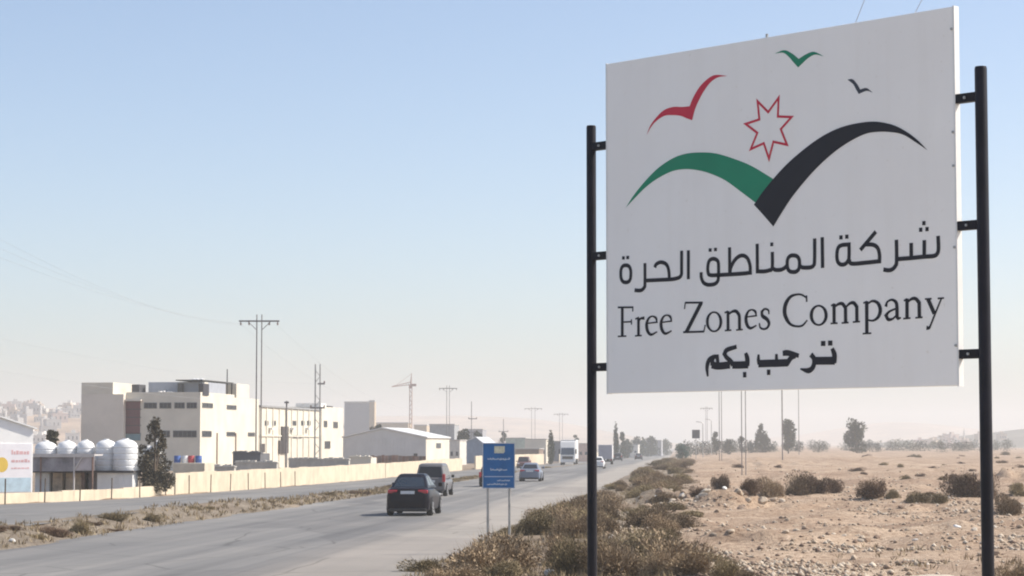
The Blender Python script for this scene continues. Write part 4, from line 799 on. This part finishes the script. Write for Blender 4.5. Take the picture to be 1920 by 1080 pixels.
# ------------------------------------------------------------------ poles, wires, crane
POLEM = paint('grey_wood_pole', (.24, .22, .21), .8, var=.2, scale=2); INSUL = paint('insulator', (.25, .18, .15), .4)
def h_pole(px, Y, py_top, label, gap=.42, arm=1.7, group='twin wooden power poles', face=0, th=.062):
    o = at(px, 832, Y); gz = float(z_base(o.x, o.y)); zt = EYE.z+(832-py_top)*Y/FPX-gz
    r = empty('power_pole', (o.x, o.y, gz), face, label, 'power pole', group)
    s = max(1.0, Y/600)
    for g in (-gap/2, gap/2): MB().tube([(g,0,-.5),(g,0,zt)], [th*s,th*.75*s], 8).build('pole', POLEM, r, smooth=40)
    MB().box(-arm, arm, -.14, -.1+.02*s, zt-.62, zt-.62+.13*s).build('crossarm', POLEM, r)
    for x in (-arm+.15, -arm*.5, arm*.5, arm-.15): MB().lathe([(.05*s,zt-.9),(.09*s,zt-.85),(.05*s,zt-.8),(.09*s,zt-.75),(.05*s,zt-.7),(.03*s,zt-.62)], 8, x, -.1).build('insulator', INSUL, r)
    for g in (-1, 1): MB().tube([(g*gap/2, -.06, zt-1.3), (g*arm*.55, -.06, zt-.62)], .03*s, 5).build('strut', POLEM, r)
    return Vector((o.x, o.y, gz+zt-.62))
def s_pole(px, Y, py_top, arms, label, group='slim power poles', twin=0.0):
    o = at(px, 832, Y); gz = float(z_base(o.x, o.y)); zt = EYE.z+(832-py_top)*Y/FPX-gz; s = max(1.0, Y/500)
    r = empty('power_pole', (o.x, o.y, gz), 0, label, 'power pole', group)
    if twin:
        for g in (-twin/2, twin/2): MB().tube([(g,0,-.5),(g,0,zt)], .07*s, 6).build('pole', GALV, r)
        n = 9
        for i in range(n): z = zt*(i+.5)/n; MB().tube([(-twin/2,0,z),(twin/2,0,z+zt/n*(.5 if i % 2 else -.5))], .03*s, 4).build('lacing', GALV, r)
    else: MB().tube([(0,0,-.5),(0,0,zt)], [.09*s,.07*s], 8).build('pole', POLEM, r)
    for z, a0, a1 in arms:
        zz = zt*z; MB().box(a0, a1, -.1, .0, zz-.08*s, zz+.08*s).build('crossarm', POLEM, r)
        for x in (a0, a1): 
            if abs(x) > .2: MB().lathe([(.06*s,zz+.05),(.1*s,zz+.15),(.04*s,zz+.3)], 7, x*.92, -.05).build('insulator', INSUL, r)
    return Vector((o.x, o.y, gz+zt))
hp = [h_pole(484.5, 188, 590, 'tall twin pole with wide crossarm in front of the cream factory', .42), h_pole(840, 415, 723, 'hazy twin pole with crossarm right of the tower crane', .5), h_pole(1000, 663, 763, 'hazy twin pole with crossarm above the cream sheds', 1.0, 2.6), h_pole(1052, 800, 774, 'faintest twin pole left of the billboard left post', 1.0, 2.6)]
rp = [h_pole(1394.5, 170, 578, 'twin pole rising out of sight behind the billboard, over the scrub', .3, 1.7, th=.035), h_pole(1351, 340, 700, 'hazy twin pole under the billboard, left of the conical tree', .35, th=.06), h_pole(1325, 620, 762, 'faint twin pole at the road end under the billboard', .4, th=.06)]
sp_ = [s_pole(595, 232, 683, [(.82,0,.75),(.6,-.75,.75)], 'lattice pole with three short arms in front of the cream hall', twin=.5), s_pole(884, 450, 753, [(.72,-.6,1.1),(.5,-1.0,.6)], 'hazy pole with short arms right of the twin poles'), s_pole(944, 560, 786, [(.7,-1.2,1.2)], 'faint short pole above the small blue sign'),
   s_pole(537, 200, 752, [(.98,-.2,.2)], 'thin dark pole before the door of the cream hall'), s_pole(1467, 300, 690, [(.95,-1,1)], 'tall pole behind the rounded tree under the billboard'), s_pole(1498, 520, 700, [(.95,-1,1)], 'faint tall pole right of the rounded tree')]
WIRE = paint('wire', (.42, .42, .44), .6, var=.05)
def wire(a, b, sag, r, label, group):
    a, b = Vector(a), Vector(b); n = 24; pts = []
    for i in range(n+1): t = i/n; p = a.lerp(b, t); p.z -= sag*4*t*(1-t); pts.append(p)
    o = MB().tube(pts, r, 4, caps=False).build('power_wire', WIRE, None); return tag(o, label, 'wire', group)
# lines coming from poles beyond the left edge
for dx, lb in ((-1.6, 'left strand'), (.0, 'middle strand'), (1.6, 'right strand')):
    a = hp[0]+Vector((dx,0,-.25)); b = at(-30, 452+dx*12, 96); wire(a, b, .9, .0045, 'faint overhead wire running from the tall twin pole to the left edge, '+lb, 'overhead wires')
for dz_, py, lb in ((0, 628, 'upper'), (-1.9, 690, 'lower')):
    wire(sp_[0]+Vector((.5,0,-2+dz_)), at(-30, py, 120), .7, .0045, lb+' faint wire from the lattice pole over the factory roof to the left', 'overhead wires')
for dx, lb in ((-1.5,'left strand'), (1.5,'right strand')): wire(hp[0]+Vector((dx,0,-.25)), hp[1]+Vector((dx,0,-.25)), 5, .005, 'faint wire between tall twin pole and the next one, '+lb, 'overhead wires')
for dx, lb in ((-.45, 'left'), (.75, 'right')):
    a = rp[0]+Vector((dx,0,-.2)); b = Vector((a.x-.0786*195, -25, a.z+.2)); wire(a, b, .35, .007, lb+' wire showing just above the top edge of the billboard', 'overhead wires')
    wire(a, rp[1]+Vector((dx,0,-.2)), 3, .008, lb+' wire running off behind the billboard to the hazy pole', 'overhead wires')
cp = at(770, 832, 820); kc = 820/FPX; cgz = float(z_base(cp.x, cp.y)); crane = empty('tower_crane', (cp.x, cp.y, cgz), 0, 'hazy rust coloured tower crane with short jib above the warehouse', 'crane')
CRM = paint('crane_rust', (.36, .20, .15), .7); zt = EYE.z+(832-722)*kc-cgz
ms = MB(); hw = .42
for sx in (-1, 1):
    for sy_ in (-1, 1): ms.tube([(sx*hw, sy_*hw, 0), (sx*hw, sy_*hw, zt)], .13, 4)
for i in range(16):
    z0, z1 = zt*i/16, zt*(i+1)/16; s = 1 if i % 2 else -1
    ms.tube([(-s*hw,-hw,z0),(s*hw,-hw,z1)], .09, 4); ms.tube([(hw,-s*hw,z0),(hw,s*hw,z1)], .09, 4)
ms.build('mast', CRM, crane); ztop = EYE.z+(832-700)*kc-cgz
MB().tube([(0,0,zt),(.25,0,ztop)], [.35,.1], 6).build('tower_head', CRM, crane)
jb = MB(); x1 = -36*kc
for off in (-.3, .3): jb.tube([(0, off, zt+.1), (x1, off, zt-.7)], .12, 4)
jb.tube([(0, 0, zt+1.1), (x1, 0, zt-.6)], .12, 4)
for i in range(9): t = i/9; jb.tube([(x1*t, .3, zt+.1-.8*t), (x1*(t+.055), 0, zt+1.1-1.7*t)], .07, 4)
jb.build('jib', CRM, crane); MB().tube([(.15, 0, ztop-.3), (x1*.75, 0, zt+.0)], .05, 4).build('tie_bar', CRM, crane)
MB().box(.2, 2.0, -.5, .5, zt-.5, zt+.4).build('counterweight', CRM, crane); MB().box(-.7, .5, -.5, .5, zt-1.3, zt-.1).build('cab', CRM, crane)
# back of a road sign far down the verge
rs = at(1305, 832, 430); rz = float(zg(rs.x, rs.y)); q = empty('road_sign', (rs.x, rs.y, rz), 0, 'dark square back of a road sign where the verge meets the horizon', 'sign'); k = 430/FPX
MB().box(-.75, .75, 0, .06, EYE.z+10*k-rz, EYE.z+26*k-rz).build('panel', paint('dark_sign_back', (.09, .10, .11), .6), q, bevel=.02); MB().tube([(0,.1,-.3),(0,.1,EYE.z+24*k-rz)], .07, 8).build('pole', GALV, q)
for px, Y, t in ((1318, 520, 792), (1334, 600, 787)):
    o = at(px, 832, Y); gz = float(zg(o.x, o.y)); l = empty('street_lamp', (o.x, o.y, gz), 0, 'faint street lamp post left of the small round tree' if px == 1334 else 'faint street lamp post above the dark sign back', 'street lamp', 'far street lamps'); zt = EYE.z+(832-t)*Y/FPX-gz
    MB().tube([(0,0,-.3),(0,0,zt-.3),(-.4,0,zt),(-1.0,0,zt+.1)], .09, 6).build('mast', GALV, l); MB().box(-1.6,-.9,-.12,.12,zt+.05,zt+.2).build('lamp_head', GALV, l)

# ------------------------------------------------------------------ trees
EVERG = leafmat('evergreen_leaves', [(.012, .02, .010), (.03, .045, .02), (.06, .075, .033)]); OLIVE = leafmat('olive_leaves', [(.03, .032, .02), (.065, .062, .035), (.11, .10, .06)])
BARK = paint('bark', (.12, .09, .065), .9, var=.25, scale=4)
def tree(name, px, Y, py_top, w_px, kind, label, seed, group=None, mat=None, n=2600, base=None, leaf=None):
    o = at(px, 832, Y); gz = float(zg(o.x, o.y)) if base is None else base; k = Y/FPX; h = EYE.z+(832-py_top)*k-gz; w = w_px*k
    r = empty(name, (o.x, o.y, gz), random.uniform(0, 6), label, 'tree', group); g = random.Random(seed); bl = []
    if kind == 'cypress':
        for i in range(16): t = i/15; bl.append((g.uniform(-.08,.08)*w, g.uniform(-.08,.08)*w, h*(.06+.88*t), w*.5*max(.12, math.sin(math.pi*min(1, .22+.74*t))**.8)))
    elif kind == 'conifer':
        for i in range(26):
            t = (i+.5)/26; rr = w*.5*(1-t)**.75; a = g.uniform(0, 6.28); d = rr*g.uniform(.2,.75)*(1.35 if leaf else 1); bl.append((d*math.cos(a), d*math.sin(a), h*(.1+.85*t), max(w*.1, rr*(.42 if leaf else .62))))
    else:
        for i in range(24):
            a = g.uniform(0, 6.28); z = g.uniform(.14 if kind == 'bushy' else .3, .9); d = g.uniform(.05,.36)*w*math.sin(math.pi*min(1,max(.18,z)))**.6; bl.append((d*math.cos(a), d*math.sin(a), h*z, w*g.uniform(.15,.25)))
        bl.append((0, 0, h*.88, w*.15))
    crown = mesh_obj('crown', crown_mesh('crown', seed, .3 if kind != 'round' else 0, n, leaf or max(.1, (w*h)**.5*.085), bl), r, mat or EVERG)
    tr = MB(); tr.tube([(0,0,-.3),(g.uniform(-.03,.03)*w,0,h*.3),(0,0,h*.75)], [max(.05,.028*h),max(.04,.02*h),.01*h], 7)
    for b in bl[::4]: tr.tube([(0,0,h*.22),(b[0]*.5,b[1]*.5,(h*.22+b[2])/2),(b[0],b[1],b[2])], [.012*h,.008*h,.004*h], 5)
    tr.build('trunk', BARK, r, smooth=50); return r
TR = [('round_tree',1343,620,808,20,'bushy','small dark tree nearest the road under the billboard',EVERG),('pine_tree',1427,640,794,44,'conifer','cone shaped dark tree under the middle of the billboard',EVERG),('round_tree',1478,600,784,42,'bushy','rounded tall tree in front of the pole under the billboard',EVERG),('round_tree',1606,560,789,52,'bushy','broad dark tree standing alone at the field edge',EVERG),
 ('cypress_tree',1033,420,800,14,'cypress','dark cypress left of the white lorry',EVERG),('cypress_tree',1155,560,787,11,'cypress','slim cypress right of the billboard left post',EVERG),('round_tree',1167,640,806,18,'bushy','dark rounded tree beside the slim cypress',EVERG),
 ('pine_tree',712,430,789,22,'round','dark tree in front of the sandy tower',EVERG),('round_tree',696,420,797,26,'bushy','grey green tree at the warehouse roof, left of the dark one',OLIVE),('pine_tree',870,440,802,34,'bushy','dark spreading trees above the blue shed',EVERG),('round_tree',896,470,807,30,'round','hazy tree beside the small blue sign top',EVERG),
 ('round_tree',944,600,806,16,'bushy','small hazy tree above the small blue sign',EVERG),('round_tree',1080,600,812,16,'bushy','small hazy tree above the white lorry',EVERG),('round_tree',1196,800,818,34,'bushy','hazy roadside tree right of the dark rounded tree',EVERG),('round_tree',1222,860,820,40,'bushy','hazy tree clump behind the tiny black car',EVERG),('round_tree',1248,980,824,30,'bushy','hazy tree clump at the end of the road',EVERG),('round_tree',1176,700,822,30,'bushy','low dark tree between cypress and roadside trees',EVERG),
 ('leafy_shrub',1280,430,833,34,'bushy','bluish green shrub on the verge at the road end',leafmat('teal_leaves', [(.02,.06,.05),(.05,.12,.10),(.09,.17,.14)])),('leafy_shrub',1390,700,816,16,'bushy','small dark shrub tree at the twin pole foot',EVERG),('leafy_shrub',1366,620,824,30,'bushy','low bluish bush left of the conical tree',EVERG)]
for i, (nm, px, Y, t, w, kd, lb, m) in enumerate(TR): tree(nm, px, Y, t, w, kd, lb, 100+i, 'trees on the skyline', m, 2200)
tree('dark_tree', 291, 114.4, 780, 86, 'conifer', 'dark scrubby tree beside the white tanks', 300, None, leafmat('dusty_tree_leaves', [(.05,.042,.028),(.105,.088,.058),(.17,.14,.095)]), 3600, leaf=.17)
tree('round_tree', 98, 150, 800, 36, 'round', 'thin grey green tree behind the first white tanks', 301, None, OLIVE, 2200)
for i, px in enumerate(np.arange(1295, 1900, 17)):
    g = random.Random(900+i); h = g.choice((1.5, 2, 2.5, 4))
    if g.random() < .7: tree('hedge_bush', px+g.uniform(-7,7), g.uniform(640, 900), 832-h-1, g.uniform(26, 46), 'bushy', 'low hazy bush in the hedge line at the field far edge', 400+i, 'hedge along the field far edge', EVERG, 700)
# houses on the two far hillsides
def hillhouse(x, y, z, w, h, m, label, group):
    o = MB().box(-w/2, w/2, -w*.4, w*.4, -3, h).box(-w/2-.1, w/2+.1, -w*.4-.1, w*.4+.1, h, h+.35).box(-w*.1, w*.2, -w*.1, w*.2, h+.35, h+1.9)
    r = empty('hill_house', (x, y, z), random.uniform(-.6,.6), label, 'house', group); o.build('wall', m, r)
    for j in (-.28, .02, .3): MB().box(w*j-.4, w*j+.4, -w*.4-.06, -w*.4, h*.35, h*.7).build('window', paint('far_window', (.06,.065,.075)), r)
HM = [paint('house_white', (.66,.63,.58), .85), paint('house_tan', (.52,.43,.34), .85), paint('house_pink', (.56,.45,.40), .85), paint('house_grey', (.40,.39,.38), .85)]
for i in range(85):
    g = random.Random(2000+i); px = g.uniform(-20, 160) if i < 45 else g.uniform(650, 1060); Y = g.uniform(1150, 1600) if i < 45 else g.uniform(1050, 1700)
    x = (px-960)/FPX*Y; z = max(float(hl(x, Y)), -2.6)
    hillhouse(x, Y, z, g.uniform(4, 10), g.uniform(2.5, 5.5), g.choice(HM), 'small pale house on the hazy hillside behind the water tanks' if i < 45 else 'small pale house on the hazy slope behind the sheds', 'houses on the hillside town' if i < 45 else 'houses on the slope behind the sheds')
for i in range(26):
    g = random.Random(3000+i); px = g.gauss(1790, 45); Y = g.uniform(1330, 1560); x = (px-960)/FPX*Y
    hillhouse(x, Y, float(hr(x, Y)), g.uniform(5, 9), g.uniform(3, 6), g.choice(HM[:3]), 'tiny pale house in the village on the grey hill behind the right post', 'houses on the right hill')
ob = MB().tube([(0,0,-2),(0,0,8),(0,0,11)], [.7,.6,.1], 8).build('minaret', HM[0]); x = (1806-960)/FPX*1500; ob.location = (x, 1500, float(hr(x, 1500))); tag(ob, 'thin tower rising from the village on the grey hill', 'tower')

# ------------------------------------------------------------------ scrub, stones, litter
SCB = leafmat('dry_brown_scrub', [(.13, .092, .06), (.255, .186, .118), (.365, .285, .19)]); SCO = leafmat('olive_scrub', [(.13, .10, .058), (.25, .198, .112), (.37, .30, .185)]); SCD = leafmat('dark_scrub', [(.055, .036, .024), (.13, .085, .056), (.21, .145, .10)])
VAR = [shrub_mesh('scrub_%d' % i, 50+i, 3600, 10, .9, .032, 1300) for i in range(6)]
for i, v in enumerate(VAR): v.materials.append(SCB)
VARO = []
for i in range(3): v = VAR[i].copy(); v.materials.clear(); v.materials.append(SCO); VARO.append(v)
VARD = []
for i in range(4): v = VAR[i+2].copy(); v.materials.clear(); v.materials.append(SCD); VARD.append(v)
def shrub(x, y, s, sz, pool, label, group, g, name='scrub_bush'):
    o = bpy.data.objects.new(name, g.choice(pool)); COL.objects.link(o); o.location = (x, y, float(zg(x, y))-.04); o.rotation_euler = (0, 0, g.uniform(0, 6.28)); o.scale = (s, s*g.uniform(.8,1.2), sz); return tag(o, label, 'bush', group)
g = random.Random(77); n = 0; used = []
while n < 128:
    y = 44 + (g.random()**2.1)*330; c = min(g.uniform(-5.6, -.4)+max(0, g.gauss(0,.8)), 2.2) if y < 110 else g.uniform(-5.2, .2)
    x = c + ROAD*y; s = g.uniform(.8, 1.7)*(1+.0018*y)
    if any((x-a)**2+(y-b)**2 < (.33*(s+t))**2 for a, b, t in used): 
        if g.random() < .96: continue
    if 52.5 < y < 57 and abs(x-bp.x) < .9: continue
    used.append((x, y, s)); n += 1
    edge = c < -4.4
    pool = VARO if g.random() < (.6 if edge else .34) else VAR
    hgt = s*g.uniform(.45, .9)*(.6 if c > -.3 else 1)*(1.45 if y < 70 else 1)*(.55 if edge else 1)
    shrub(x, y, s, min(hgt, 1.45), pool, ('olive tinged' if pool is VARO else 'dry brown')+' bush in the roadside thicket '+('below and around the small blue sign poles' if y < 60 and x < 1.4 else 'beside the foot of the billboard left post' if y < 75 else 'between the blue sign and the far stone heap' if y < 120 else 'far along the road, towards the horizon'), 'scrub thicket along the roadside', g)
# dark bushes across the field
FB = [(1310,932,50,28,'D','low brown bush at the left end of the dark bush row'),(1350,915,36,34,'D','dark bush beside the stone heap, left of the bush row'),(1408,925,46,36,'D','first dark bush of the row in the field middle'),(1445,930,62,44,'B','large brown bush in the row in the field middle'),(1492,928,66,48,'B','tallest brown bush in the row in the field middle'),(1528,925,66,48,'D','dark bush right of the tallest in the row'),(1562,925,48,34,'D','dark bush ending the row in the field middle'),
 (1640,932,66,44,'D','rounded dark bush alone right of the bush row'),(1672,934,34,22,'O','olive clump at the foot of the rounded dark bush'),(1722,942,70,26,'O','low olive brown bush left of the right post'),(1760,942,50,22,'O','low greenish tuft against the right post bush'),(1812,932,78,56,'D','big dark bush behind the right billboard post'),(1852,934,44,50,'D','dark bush showing on the right of the right post'),(1790,905,40,20,'D','small dark bush above the big one by the right post'),
 (1890,965,60,50,'B','brown bush at the right edge beyond the post'),(1912,930,40,30,'O','olive bush at the right edge of the picture'),
 (1300,1075,110,56,'B','near brown bush at the bottom between the posts'),(1360,1082,80,46,'O','near olive bush at the bottom right of the brown one'),(1235,1082,90,60,'B','near brown bush at the bottom right of the left post'),(1395,1085,50,36,'B','small near brown bush at the bottom edge'),(1900,1085,80,60,'B','near brown bush in the bottom right corner'),
 (1255,1010,44,26,'B','brown tuft right of the left post'),(1275,985,36,18,'B','small brown tuft below the low bush')]
for px, py, w_, h_, k, lb in FB:
    p = gp(px, min(py, 1079)); sc = p.y/FPX
    if py > 1079: p.y -= (py-1079)*.17; p.x -= (py-1079)*.17*(px-960)/FPX
    shrub(p.x, p.y, w_*sc/.98, h_*sc/.62, {'B':VAR,'O':VARO,'D':VARD}[k], lb, None, g)
for i in range(46):
    y = 105+(g.random()**1.4)*420; x = (g.choice((g.uniform(1290,1920), g.gauss(1740,60), g.gauss(1880,40)))-960)/FPX*y
    if x-ROAD*y < 1: continue
    s = g.uniform(.35,.9)*(1+y/300); shrub(x, y, s, s*g.uniform(.45,.8), VARD+VARO, 'tiny far off scrub tuft on the open sandy plain', 'scrub tufts far out on the plain', g)
# median weeds
for i in range(44):
    y = 48 + (g.random()**1.6)*260; c = g.uniform(-19.3, -17.5); s = g.uniform(.5, 1.25)*(1+.002*y); shrub(c+ROAD*y, y, s, s*g.uniform(.22,.48), VARD if g.random() < .5 else VARO, 'dry weed clump on the sandy strip between the roads, '+('left of the black sedan' if (c+ROAD*y)/y < -.055 else 'beyond the black sedan'), 'weeds on the median strip', g, 'weed_clump')
for px, py in ((150, 1000), (285, 978)): p = gp(px, py); shrub(p.x, p.y, .7, .9 if px == 150 else .6, VARO, 'tall thin dry weed on the median strip nearest the left edge' if px == 150 else 'dark dry weed on the median below the factory', None, g, 'weed_clump')

ROCK = rock_mat()
def rock_mesh(name, seed, sub=2):
    bm = bmesh.new(); bmesh.ops.create_icosphere(bm, subdivisions=sub, radius=1); r = np.random.default_rng(seed); dirs = unit(r.normal(size=(9,3))); d = r.uniform(.55,.9,9)
    for v in bm.verts:
        p = np.array(v.co); 
        for q, e in zip(dirs, d):
            s = p@q
            if s > e: p = p-q*(s-e)
        v.co = p*np.array([1,.8,.62])*(1+r.normal(0,.02))
    me = bpy.data.meshes.new(name); bm.to_mesh(me); bm.free(); set_tone(me, np.zeros(len(me.polygons))); me.materials.append(ROCK); return me
RK = [rock_mesh('stone_%d' % i, i) for i in range(7)]
def stone(x, y, s, label, group, nm='stone'):
    o = bpy.data.objects.new(nm, g.choice(RK)); COL.objects.link(o); o.location = (x, y, float(zg(x, y))+s*.1); o.rotation_euler = (g.uniform(-.4,.4), g.uniform(-.4,.4), g.uniform(0,6.28)); o.scale = (s,s*g.uniform(.7,1.2),s*g.uniform(.7,1.2)); return tag(o, label, 'stone', group)
hx, hy = MOUNDS[0][0], MOUNDS[0][1]
for px_, py_, n_ in ((1500, 978, 26), (1770, 1000, 24), (1640, 1012, 20), (1880, 930, 26)):
    q = gp(px_, py_)
    for i in range(n_): stone(q.x+g.gauss(0,.8), q.y+g.gauss(0,1.3), g.uniform(.04,.15), 'stone in a small rubble patch on the field, '+{1500:'below the dark bush row',1770:'left of the right post foot',1640:'in the middle of the field',1880:'at the right edge'}[px_], 'stones of small rubble patches')
for i in range(90): a, r = g.uniform(0,6.28), abs(g.gauss(0,1.7)); stone(hx+r*math.cos(a)-.8*(i%3), hy+r*1.6*math.sin(a)+1.2*(i%3), g.uniform(.08,.3), 'grey limestone lump in the stone heap right of the left post', 'stones of the rubble heap')
for i in range(60):
    q_ = g.uniform(46, 130)**1.0; cc_ = g.uniform(-4.6, 1.2); stone(cc_+ROAD*q_, q_, g.uniform(.05,.17), 'pale stone lying between the scrub bushes of the roadside verge', 'stones among the verge scrub')
for i in range(110):
    p = gp(g.uniform(1180, 1915), 918+160*g.random()); stone(p.x, p.y, .045+.12*g.random()**3, 'loose stone on the sandy field '+('near the foot of the billboard right post' if p.x/p.y > .165 else 'between the billboard posts, close by' if p.y < 75 else 'between the billboard posts, farther out'), 'loose stones on the field')
def scrap(px, py, s, label, m, flat=.6, sub=2):
    p = gp(px, py); me = rock_mesh('scrap', px, sub).copy(); me.materials.clear(); me.materials.append(m); o = mesh_obj('litter_scrap' if m is not ROCKW else 'pale_boulder', me); o.location = p+Vector((0,-.3,s*.35)); o.scale = (s, s*.8, s*flat); o.rotation_euler = (0,.2,px); return tag(o, label, 'litter' if m is not ROCKW else 'boulder')
ROCKW = paint('pale_block', (.66, .59, .47), .9, var=.15, scale=4); BAG = paint('white_plastic_scrap', (.72, .71, .68), .5, var=.1, scale=5); BLK = paint('black_scrap', (.03,.03,.03), .6)
for px, py, s, lb, m, fl in ((1146, 1066, .30, 'pale square boulder at the bottom just right of the left post', ROCKW, .95), (1143, 1010, .11, 'white scrap caught in bushes above the pale boulder', BAG, 1.3), (1152, 1030, .09, 'second white scrap close above the pale boulder', BAG, .9), (1032, 1003, .14, 'white plastic scrap in the bushes right of the blue sign poles', BAG, .5), (867, 1044, .07, 'small white scrap in the scrub left of the blue sign poles', BAG, .9), (945, 1036, .09, 'white scrap between the two blue sign poles', BAG, 1.), (935, 996, .1, 'pale scrap at the scrub top behind the blue sign poles', BAG, .6), (1038, 968, .14, 'dark scrap standing up at the verge right of the blue sign', BLK, 1.8), (1028, 1079, .16, 'white can shaped scrap at the bottom edge', BAG, .9), (1711, 1015, .12, 'white plastic scrap lying in the gravel left of the right post', BAG, .5), (1230, 935, .16, 'white scrap on the verge right of the left post, lower', BAG, .7), (1278, 933, .15, 'white scrap on the verge near the low brown bush', BAG, .7), (1358, 918, .2, 'white lump on top of the stone heap', BAG, .8), (28, 1016, .12, 'white scrap on the median at the left edge', BAG, .8), (1790, 990, .14, 'white scrap in stones left of the right post', BAG, .5)):
    scrap(px, py, s, lb, m, fl)
# gravel and dry grass: uncountable
def scatter_ground(n, px0, px1, py0, py1, pw):
    px = RNG.uniform(px0, px1, n); py = py0 + (py1-py0)*RNG.random(n)**pw
    d = EYE.z*FPX/(py-832+2.0); x = (px-960)/FPX*d; return x, d
def gravel(n):
    x, y = scatter_ground(n, 1120, 1960, 872, 1120, .75); c = x-ROAD*y; k = (c > -3.5); x, y = x[k], y[k]; k = RNG.random(len(x)) < np.clip(.16+2.6*vnoise(x/2.2, y/3.5, 31)+.8*vnoise(x/9,y/12,32), .02, 1); x, y = x[k], y[k]; n = len(x)
    oc = np.array([(1,0,0),(0,1,0),(-1,0,0),(0,-1,0),(0,0,.75),(0,0,-.5)],float); f = np.array([(0,1,4),(1,2,4),(2,3,4),(3,0,4),(1,0,5),(2,1,5),(3,2,5),(0,3,5)])
    s = .014+.07*RNG.random(n)**5; s *= (1+y/260); V = oc[None]*s[:,None,None]*RNG.uniform(.6,1.3,(n,6,3)); a = RNG.uniform(0,6.28,n); ca, sa = np.cos(a)[:,None], np.sin(a)[:,None]
    V = np.stack([V[...,0]*ca-V[...,1]*sa, V[...,0]*sa+V[...,1]*ca, V[...,2]],-1); z = zg(x, y); V += np.stack([x,y,z+s*.15],-1)[:,None]
    Fq = f[None]+(np.arange(n)*6)[:,None,None]; me = np_mesh('gravel', V.reshape(-1,3), Fq.reshape(-1,3), np.repeat(RNG.random(n), 8)); me.materials.append(ROCK)
    tag(mesh_obj('gravel', me), 'scattered pebbles and grit over the sandy field', 'gravel', kind='stuff')
gravel(90000)
def drygrass(n):
    xs, ys = [], []
    x, y = scatter_ground(n, 650, 1960, 870, 1110, .7); c = x-ROAD*y
    dens = np.where(c < -.3, .85, np.clip(-.1+.5*vnoise(x/3,y/4,41), .0, .1)); k = (c > -5.7) & (RNG.random(n) < dens); x, y = x[k], y[k]
    m = n//5; ym = RNG.uniform(46, 200, m); cm = RNG.uniform(-19.6, -17.3, m); x = np.concatenate([x, cm+ROAD*ym]); y = np.concatenate([y, ym])
    b = 7; x = np.repeat(x, b)+RNG.normal(0,.05,len(x)*b); y = np.repeat(y, b)+RNG.normal(0,.05,len(y)*b); n = len(x); L = RNG.uniform(.08,.24,n); D = unit(np.stack([RNG.normal(0,.45,n), RNG.normal(0,.45,n), np.ones(n)],-1)); z = zg(x, y)
    V, Fq = cards(np.stack([x,y,z],-1)+D*(L*.45)[:,None], D, L, RNG.uniform(.008,.02,n)*(1+y/90), RNG); me = np_mesh('dry_grass', V, Fq, RNG.random(n)); me.materials.append(leafmat('straw', [(.15,.105,.06),(.30,.23,.135),(.42,.34,.21)]))
    tag(mesh_obj('dry_grass', me), 'short dry straw coloured grass along the verge and median', 'grass', kind='stuff')
drygrass(7500)

# ------------------------------------------------------------------ the hazy air
m = bpy.data.materials.new('haze_air'); m.use_nodes = True; t = m.node_tree; t.nodes.clear(); v = t.nodes.new('ShaderNodeVolumePrincipled'); out = t.nodes.new('ShaderNodeOutputMaterial')
v.inputs['Color'].default_value = (.925, .92, .91, 1); v.inputs['Density'].default_value = HAZE_DENSITY; v.inputs['Anisotropy'].default_value = .2; t.links.new(v.outputs[0], out.inputs['Volume'])
hz = MB().box(-2600, 2600, -600, 5200, -8.5, 72).build('haze', m); tag(hz, 'pale dusty haze filling the air over the plain', 'haze', kind='stuff'); hz.display_type = 'WIRE'
